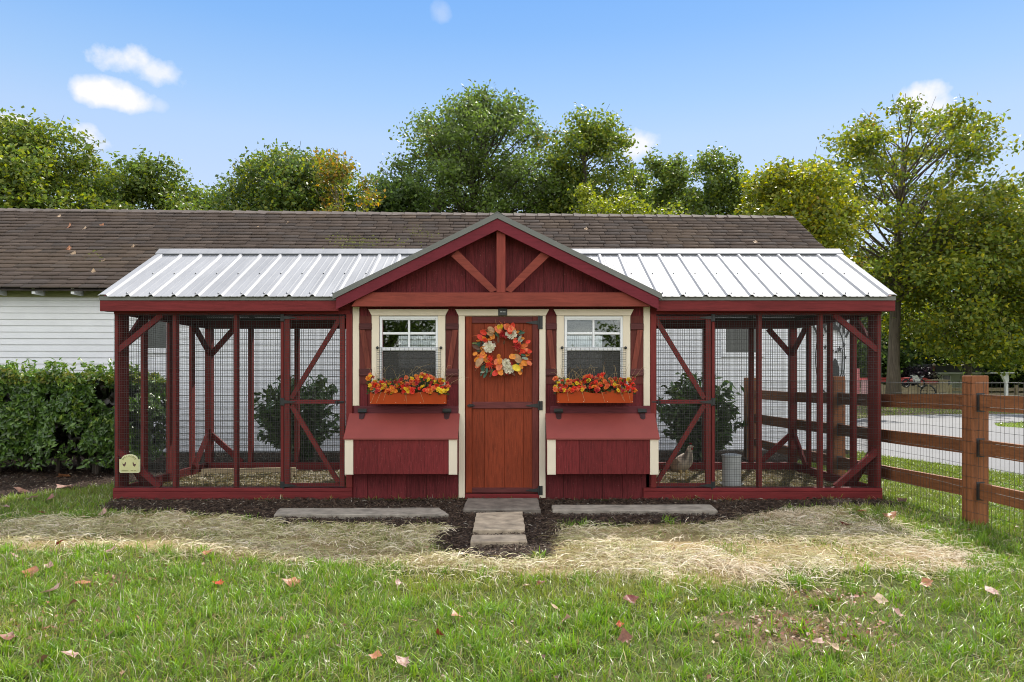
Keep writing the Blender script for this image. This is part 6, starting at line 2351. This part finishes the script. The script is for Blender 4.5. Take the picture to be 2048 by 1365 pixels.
    # dark arched doorway shape and branch strokes
    slab([(1663 + 9 * math.cos(a), 738 - 22 * math.sin(a)) for a in [2 * math.pi * k / 20 for k in range(20)]] if False else [(1662, 758), (1662, 736), (1665, 724), (1670, 716), (1674, 722), (1678, 736), (1678, 752), (1674, 757)], 'arch')
    slab([(1655, 758), (1662.5, 700), (1659, 735), (1661, 758)], 'stroke')
    slab([(1684, 700), (1686, 700), (1684, 748), (1676, 764), (1674.5, 763), (1682, 747)], 'stroke')
    slab([(1640, 790), (1660, 782), (1682, 760), (1691, 748), (1686, 765), (1668, 784), (1650, 792)], 'stroke')


build_signs()


# ------------------------------------------------------------------ hen, waterer, roost
def build_hen():
    Y = 9.12
    x, y = wx(1366, Y), Y
    z0 = float(gz(np.array([x]), np.array([y]))[0]) + .01
    t = thing('hen', (x, y, z0), 'pale buff hen with dusky tail standing behind the right run door', 'hen')
    # one continuous body: rings of (along, up, half width, half height) from tail to head, facing right and towards the viewer
    prof = [(-.205, .115, .012, .014), (-.180, .120, .035, .040), (-.135, .135, .058, .060), (-.085, .160, .080, .080), (-.030, .185, .092, .096), (.020, .205, .090, .100), (.060, .230, .078, .090),
            (.082, .265, .058, .066), (.092, .300, .042, .046), (.098, .330, .034, .036), (.104, .356, .030, .030), (.116, .376, .028, .027), (.136, .384, .020, .019), (.152, .383, .008, .008)]
    hd = R(-63)                                       # heading
    f, s = Vector((math.cos(hd), math.sin(hd), 0)), Vector((-math.sin(hd), math.cos(hd), 0))
    n = 14
    vs, cols = [], []
    rng = random.Random(4)
    for i, (a, u, w, h) in enumerate(prof):
        for j in range(n):
            q = 2 * math.pi * j / n
            tilt = max(0, min(1, (a - .03) / .06))
            p = f * (a - h * math.sin(q) * tilt * .75) + s * (w * math.cos(q)) + Vector((0, 0, u + h * math.sin(q) * (1 - .55 * tilt)))
            vs.append((x + p.x, y + p.y, z0 + p.z))
            base = np.array((.78, .70, .58)) if i > 2 else np.array((.16, .13, .11))
            if 3 <= i <= 4: base = np.array((.66, .58, .47))
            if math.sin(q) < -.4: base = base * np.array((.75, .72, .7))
            if i in (7, 8, 9): base = np.array((.20, .17, .14)) if j % 3 else np.array((.55, .48, .38))
            cols.append(base * rng.uniform(.85, 1.15))
    fs = []
    for i in range(len(prof) - 1):
        for j in range(n):
            j2 = (j + 1) % n
            fs += [(i * n + j, i * n + j2, (i + 1) * n + j2), (i * n + j, (i + 1) * n + j2, (i + 1) * n + j)]
    me = np_mesh('body', np.array(vs) - np.array((x, y, z0)), fs, np.array(cols))
    me.polygons.foreach_set('use_smooth', [True] * len(me.polygons))
    o = put('body', me, leafy('hen_feathers', 0, .8, .1), t, (x, y, z0))
    t.scale = (1.18, 1.18, 1.16)
    md = o.modifiers.new('smooth', 'SUBSURF')
    md.levels = md.render_levels = 1
    P = lambda a, b, u: (x + f.x * a + s.x * b, y + f.y * a + s.y * b, z0 + u)
    red = plain('comb_red', (.40, .03, .025), .5, .2)
    horn = plain('leg_horn', (.48, .36, .16), .5, .15)
    mb = MB()
    for k, (a, hh) in enumerate(((.098, .016), (.110, .024), (.122, .026), (.134, .018))):
        mb.add([P(a - .008, 0, .402), P(a + .008, 0, .402), P(a - .002, 0, .402 + hh), P(a, .004, .404), P(a, -.004, .404)], [(0, 3, 2), (3, 1, 2), (0, 2, 4), (4, 2, 1)])
    obj('comb', mb, red, t)
    obj('beak', MB().add([P(.148, .006, .386), P(.148, -.006, .386), P(.148, 0, .377), P(.172, 0, .378)], [(0, 1, 3), (1, 2, 3), (2, 0, 3)]), horn, t)
    obj('wattle', MB().tube([P(.140, .0, .372), P(.141, .0, .352), P(.138, 0, .346)], [.006, .009, .004], 6), red, t)
    for b in (-.016, .016):
        obj('eye', MB().lathe([(0, -.003), (.004, 0), (0, .003)], P(.130, b * 1.15, .388), 6), M['black'], t)
    for b in (-.035, .035):
        mb = MB().tube([P(.0, b, .125), P(.012, b, .085)], [.024, .013], 8)
        mb.tube([P(.012, b, .088), P(.0, b, .045), P(.004, b, .006)], [.0075, .006, .006], 6)
        for da in (-.5, 0, .5):
            mb.tube([P(.004, b, .007), P(.004 + .042 * math.cos(da), b + .042 * math.sin(da), .003)], [.005, .003], 5)
        mb.tube([P(.004, b, .007), P(-.022, b, .004)], [.004, .0025], 5)
        obj('leg', mb, horn, t)
    mb = MB()
    for k in range(9):
        a = (k - 4) * .11
        b0 = P(-.17, (k - 4) * .007, .130)
        p1 = P(-.245 - .02 * math.cos(a), (k - 4) * .012, .185 - abs(k - 4) * .008)
        m1 = P(-.215, (k - 4) * .012 + .008, .150)
        m2 = P(-.215, (k - 4) * .012 - .008, .172)
        mb.add([b0, m1, p1, m2], [(0, 1, 2), (0, 2, 3)])
    obj('tail', mb, plain('dusky_feather', (.05, .042, .04), .7, .3), t)
    for sg in (-1, 1):
        mb = MB()
        vs = [P(.055, sg * .088, .215), P(.02, sg * .103, .250), P(-.06, sg * .098, .232), P(-.145, sg * .066, .175), P(-.07, sg * .094, .150), P(.02, sg * .102, .165), P(-.02, sg * .111, .200)]
        mb.add(vs, [(6, 0, 1), (6, 1, 2), (6, 2, 3), (6, 3, 4), (6, 4, 5), (6, 5, 0)])
        obj('wing', mb, plain('wing_feather', (.42, .34, .25), .8, .25, 20), t, smooth=True)


def build_run_things():
    # galvanised tube feeder standing behind the right run's front wire
    Y = 8.72
    c = (wx(1463, Y), Y, 0.0)
    t = thing('poultry_waterer', c, 'grey galvanised cylinder poultry waterer with flat lid inside the right run', 'waterer')
    gal = plain('weathered_galvanised', (.50, .53, .52), .5, .15, 5, metal=.1)
    obj('drum', MB().lathe([(0, .03), (.106, .03), (.108, .035), (.108, .355), (.104, .36), (0, .36)], c, 24), gal, t, smooth=False)
    obj('lid', MB().lathe([(.113, .361), (.116, .363), (.116, .378), (.06, .392), (0, .394)], c, 24), gal, t)
    obj('trough', MB().lathe([(0, .0), (.128, .0), (.135, .045), (.129, .046), (.122, .01), (0, .01)], c, 24), gal, t)
    obj('handle', MB().tube([(c[0] - .05, c[1], .39), (c[0] - .03, c[1], .425), (c[0] + .03, c[1], .425), (c[0] + .05, c[1], .39)], .004, 6), M['wire_pale'], t)
    # low roost bar on two short legs in the left run
    Y = 9.35
    a, b = wx(404, Y), wx(590, Y)
    raw = wood('bare_pine', (.44, .35, .22), 'x', dark=.7, light=1.2)
    t = thing('roost_bench', ((a + b) / 2, Y, 0), 'low bare wooden roost bar on short legs in the left run', 'roost')
    zc = CH - (941 - HY) / F * Y
    obj('perch', MB().bar((a, Y, zc - .01), (b, Y + .02, zc + .01), .04, .05, (0, 0, 1)), raw, t)
    for x in (a + .03, b - .03):
        obj('leg', MB().bar((x - .02, Y - .09, -.02), (x, Y, zc - .03), .045, .035), raw, t)
        obj('leg', MB().bar((x + .02, Y + .09, -.02), (x, Y, zc - .03), .045, .035), raw, t)


build_hen()
build_run_things()


# ------------------------------------------------------------------ things beyond the driveway
def build_far():
    Y = 44.0
    g = lambda px, py, YY=Y: W(px, py, YY)
    tanw = wood('pale_board_fence', (.46, .38, .26), 'x', dark=.75, light=1.2)
    tanz = wood('pale_board_post', (.46, .38, .26), 'z', dark=.75, light=1.2)
    # pale rail fence along the far edge
    t = thing('board_fence', (wx(1930, 46), 46, 0), 'pale tan board fence running along the far side of the driveway', 'fence')
    YY = 46.0
    for px in range(1700, 2500, 66):
        obj('post', MB().box(wx(px, YY), wx(px + 5, YY), YY - .07, YY + .07, -.1, wz(770, YY)), tanz, t)
        for a, b in ((776, 783), (786, 792)):
            obj('rail', MB().box(wx(px + 5, YY), wx(px + 66, YY), YY - .03, YY + .03, wz(b, YY), wz(a, YY)), tanw, t)
    # long wagon with red top rails
    YY = 41.0
    t = thing('farm_wagon', (wx(1820, YY), YY, 0), 'long slatted wooden farm wagon with red top rails beyond the driveway', 'wagon')
    redm = plain('faded_red_paint', (.42, .05, .05), .5, .15, 3)
    x0, x1 = wx(1722, YY), wx(1896, YY)
    obj('deck', MB().box(x0, x1, YY, YY + 2.2, wz(790, YY), wz(786, YY)), tanw, t)
    for k in range(3):
        a, b = (772 + k * 5.2, 776 + k * 5.2)
        obj('side_slat', MB().box(x0, wx(1872, YY), YY - .05, YY - .005, wz(b, YY), wz(a, YY)), tanw, t)
    px = 1724
    while px < 1873:
        obj('stake', MB().box(wx(px, YY), wx(px + 3, YY), YY - .1, YY - .051, wz(790, YY), wz(768, YY)), tanz, t)
        px += 18.5
    obj('top_rail', MB().box(x0, wx(1842, YY), YY - .06, YY + .06, wz(764.5, YY), wz(760, YY)), redm, t)
    obj('top_rail', MB().box(x0, wx(1842, YY), YY - .06, YY + .06, wz(759.3, YY), wz(755.5, YY)), redm, t)
    obj('red_cover', MB().add([g(1838, 767, YY), g(1876, 767, YY), g(1876, 763, YY), g(1852, 757, YY), g(1846, 755, YY), g(1838, 760, YY)] + [g(1838, 767, YY) + Vector((0, 2, 0)), g(1876, 767, YY) + Vector((0, 2, 0)), g(1876, 763, YY) + Vector((0, 2, 0)), g(1852, 757, YY) + Vector((0, 2, 0)), g(1846, 755, YY) + Vector((0, 2, 0)), g(1838, 760, YY) + Vector((0, 2, 0))],
        [(0, 1, 2, 3, 4, 5), (2, 8, 9, 3), (3, 9, 10, 4), (4, 10, 11, 5), (1, 7, 8, 2), (11, 10, 9, 8, 7, 6)]), redm, t)
    obj('tail_box', MB().box(wx(1877, YY), wx(1895, YY), YY - .06, YY + 2.1, wz(785, YY), wz(762, YY)), tanz, t)
    obj('lid_board', MB().box(wx(1850, YY), wx(1897, YY), YY - .1, YY + 2.2, wz(761.7, YY), wz(759.8, YY)), tanw, t)
    for px in (1745, 1855):
        c = g(px, 796, YY)
        mb = MB()
        ring = [(c.x + .42 * math.cos(a), YY - .02, .42 + .42 * math.sin(a)) for a in [2 * math.pi * i / 20 for i in range(21)]]
        mb.tube(ring, .06, 6, False)
        for i in range(6):
            a = math.pi * i / 6
            mb.tube([(c.x - .4 * math.cos(a), YY - .02, .42 - .4 * math.sin(a)), (c.x + .4 * math.cos(a), YY - .02, .42 + .4 * math.sin(a))], .02, 4)
        obj('wheel', mb, M['black'], t)
    # little white and black dirt bike standing before the wagon
    YY = 40.4
    c = g(1826, 790, YY)
    t = thing('dirt_bike', (c.x, YY, wz(770, YY)), 'small white and black dirt bike perched by the red wagon', 'motorcycle')
    wh, bk = plain('white_plastic', (.75, .76, .80), .35, .05), plain('black_rubber', (.02, .02, .022), .6, .2)
    for px in (1812, 1842):
        p = g(px, 767, YY)
        ring = [(p.x + .20 * math.cos(a), YY, p.z + .20 * math.sin(a)) for a in [2 * math.pi * i / 16 for i in range(17)]]
        obj('wheel', MB().tube(ring, .045, 6, False), bk, t)
    def pl(pts, name, m, th=.09):
        v = [g(*p, YY) for p in pts]
        obj(name, MB().prism([(q.x, q.z) for q in v], YY - th, YY + th), m, t)
    pl([(1822, 751), (1833, 751), (1836, 756), (1826, 757)], 'front_plate', wh)
    pl([(1826, 758), (1836, 756.5), (1839, 763), (1829, 764)], 'tank_shroud', wh, .12)
    pl([(1838, 757), (1846, 753), (1844, 757), (1838, 760)], 'rear_fender', wh)
    pl([(1832, 756), (1846, 754.5), (1845, 757), (1833, 759)], 'seat', bk)
    pl([(1816, 764), (1840, 763), (1838, 768), (1820, 768)], 'engine_block', bk, .1)
    obj('fork', MB().bar(g(1824, 753, YY), g(1813, 767, YY), .05, .08), bk, t)
    obj('handlebar', MB().tube([g(1824, 751, YY) + Vector((0, -.35, 0)), g(1825, 751, YY), g(1824, 751, YY) + Vector((0, .35, 0))], .02, 6), bk, t)
    # pale cottage among the trees
    YY = 49.5
    t = thing('cottage', (wx(1900, YY), YY + 3, 0), 'low pale grey green cottage with white eave under the distant trees', 'house')
    wl = plain('pale_green_siding', (.48, .52, .46), .7, .1, 1)
    obj('wall', MB().box(wx(1835, YY), wx(1965, YY), YY, YY + 6, 0, wz(748, YY)), wl, t)
    obj('eave', MB().box(wx(1828, YY), wx(1972, YY), YY - .5, YY + 6.5, wz(747.9, YY), wz(745.5, YY)), M['white_siding'], t)
    obj('roof', MB().prism([(wx(1828, YY), wz(745.4, YY)), (wx(1972, YY), wz(745.4, YY)), (wx(1945, YY), wz(729, YY)), (wx(1855, YY), wz(729, YY))], YY - .3, YY + 6.3), plain('dark_cottage_roof', (.05, .05, .048), .9, .2), t)
    for a, b in ((1885, 1899), (1930, 1940)):
        w = obj('window', MB().box(wx(a, YY), wx(b, YY), YY - .04, YY - .002, wz(772, YY), wz(752, YY)), plain('cottage_glass', (.02, .025, .022), .15, .2, spec=.6), t)
        obj('frame', MB().box(wx(a - 1.5, YY), wx(a, YY), YY - .06, YY - .003, wz(773, YY), wz(751, YY)), M['white_siding'], w)
        obj('frame', MB().box(wx(b, YY), wx(b + 1.5, YY), YY - .06, YY - .003, wz(773, YY), wz(751, YY)), M['white_siding'], w)
    # reddish post with a pale foot
    YY = 47.2
    t = thing('lamp_post', (wx(1868, YY), YY, 0), 'thin brownish red post on a pale base in front of the cottage', 'post')
    obj('base', MB().box(wx(1865, YY), wx(1871, YY), YY - .1, YY + .1, -.1, wz(746, YY)), M['stone_pale'], t)
    obj('pole', MB().box(wx(1866.3, YY), wx(1869.3, YY), YY - .05, YY + .05, wz(745.9, YY), wz(733, YY)), plain('brown_red_post', (.12, .04, .04), .6, .2), t)
    obj('finial', MB().lathe([(0, -.08), (.09, -.04), (.11, .02), (.06, .09), (0, .11)], (wx(1867.8, YY), YY, wz(731, YY)), 10), M['stone_pale'], t)
    # white pedestal stand
    YY = 43.0
    t = thing('pedestal_stand', (wx(2008, YY), YY, 0), 'white flat topped pedestal stand with tapered bracket beyond the driveway', 'stand')
    obj('top_board', MB().box(wx(1992, YY), wx(2024, YY), YY - .5, YY + .5, wz(747.2, YY), wz(745.2, YY)), M['vinyl'], t)
    obj('bracket', MB().prism([(wx(2001, YY), wz(747.4, YY)), (wx(2015, YY), wz(747.4, YY)), (wx(2016, YY), wz(761, YY)), (wx(2012, YY), wz(773, YY)), (wx(2009, YY), wz(763, YY))], YY - .1, YY + .1), M['vinyl'], t)
    obj('post', MB().box(wx(2010, YY), wx(2014.5, YY), YY - .09, YY + .09, -.1, wz(768, YY)), M['vinyl'], t)
    # red slatted gate seen through the right run
    YY = 24.0
    t = thing('slatted_gate', (wx(1722, YY), YY, 0), 'faded red slatted wooden gate with one taller side behind the right run', 'gate')
    for px in (1709.5, 1712.9, 1716.3):
        obj('slat', MB().box(wx(px, YY), wx(px + 2.6, YY), YY - .02, YY + .02, wz(812, YY), wz(737, YY)), plain('pinkish_red_slat', (.42, .14, .14), .6, .15), t)
    for px in (1722, 1725.3, 1728.6, 1731.9):
        obj('slat', MB().box(wx(px, YY), wx(px + 2.4, YY), YY - .02, YY + .02, wz(812, YY), wz(760, YY)), plain('pale_pink_slat', (.50, .30, .30), .6, .15), t)
    for a in (757, 788):
        obj('rail', MB().box(wx(1709, YY), wx(1735.5, YY), YY + .021, YY + .07, wz(a + 3.5, YY), wz(a, YY)), redm, t)
    # overhead wire strung to the right
    mb = MB().tube([(wx(1985, 50), 50, wz(719, 50)), (wx(2048, 50), 50, wz(719.5, 50)), (wx(2300, 50), 50, wz(716, 50))], .035, 5)
    t = thing('overhead_cable', (wx(2100, 50), 50, wz(719, 50)), 'pale overhead cable in front of the dark trees at the right edge', 'cable')
    obj('cable', mb, M['stone_pale'], t)


build_far()
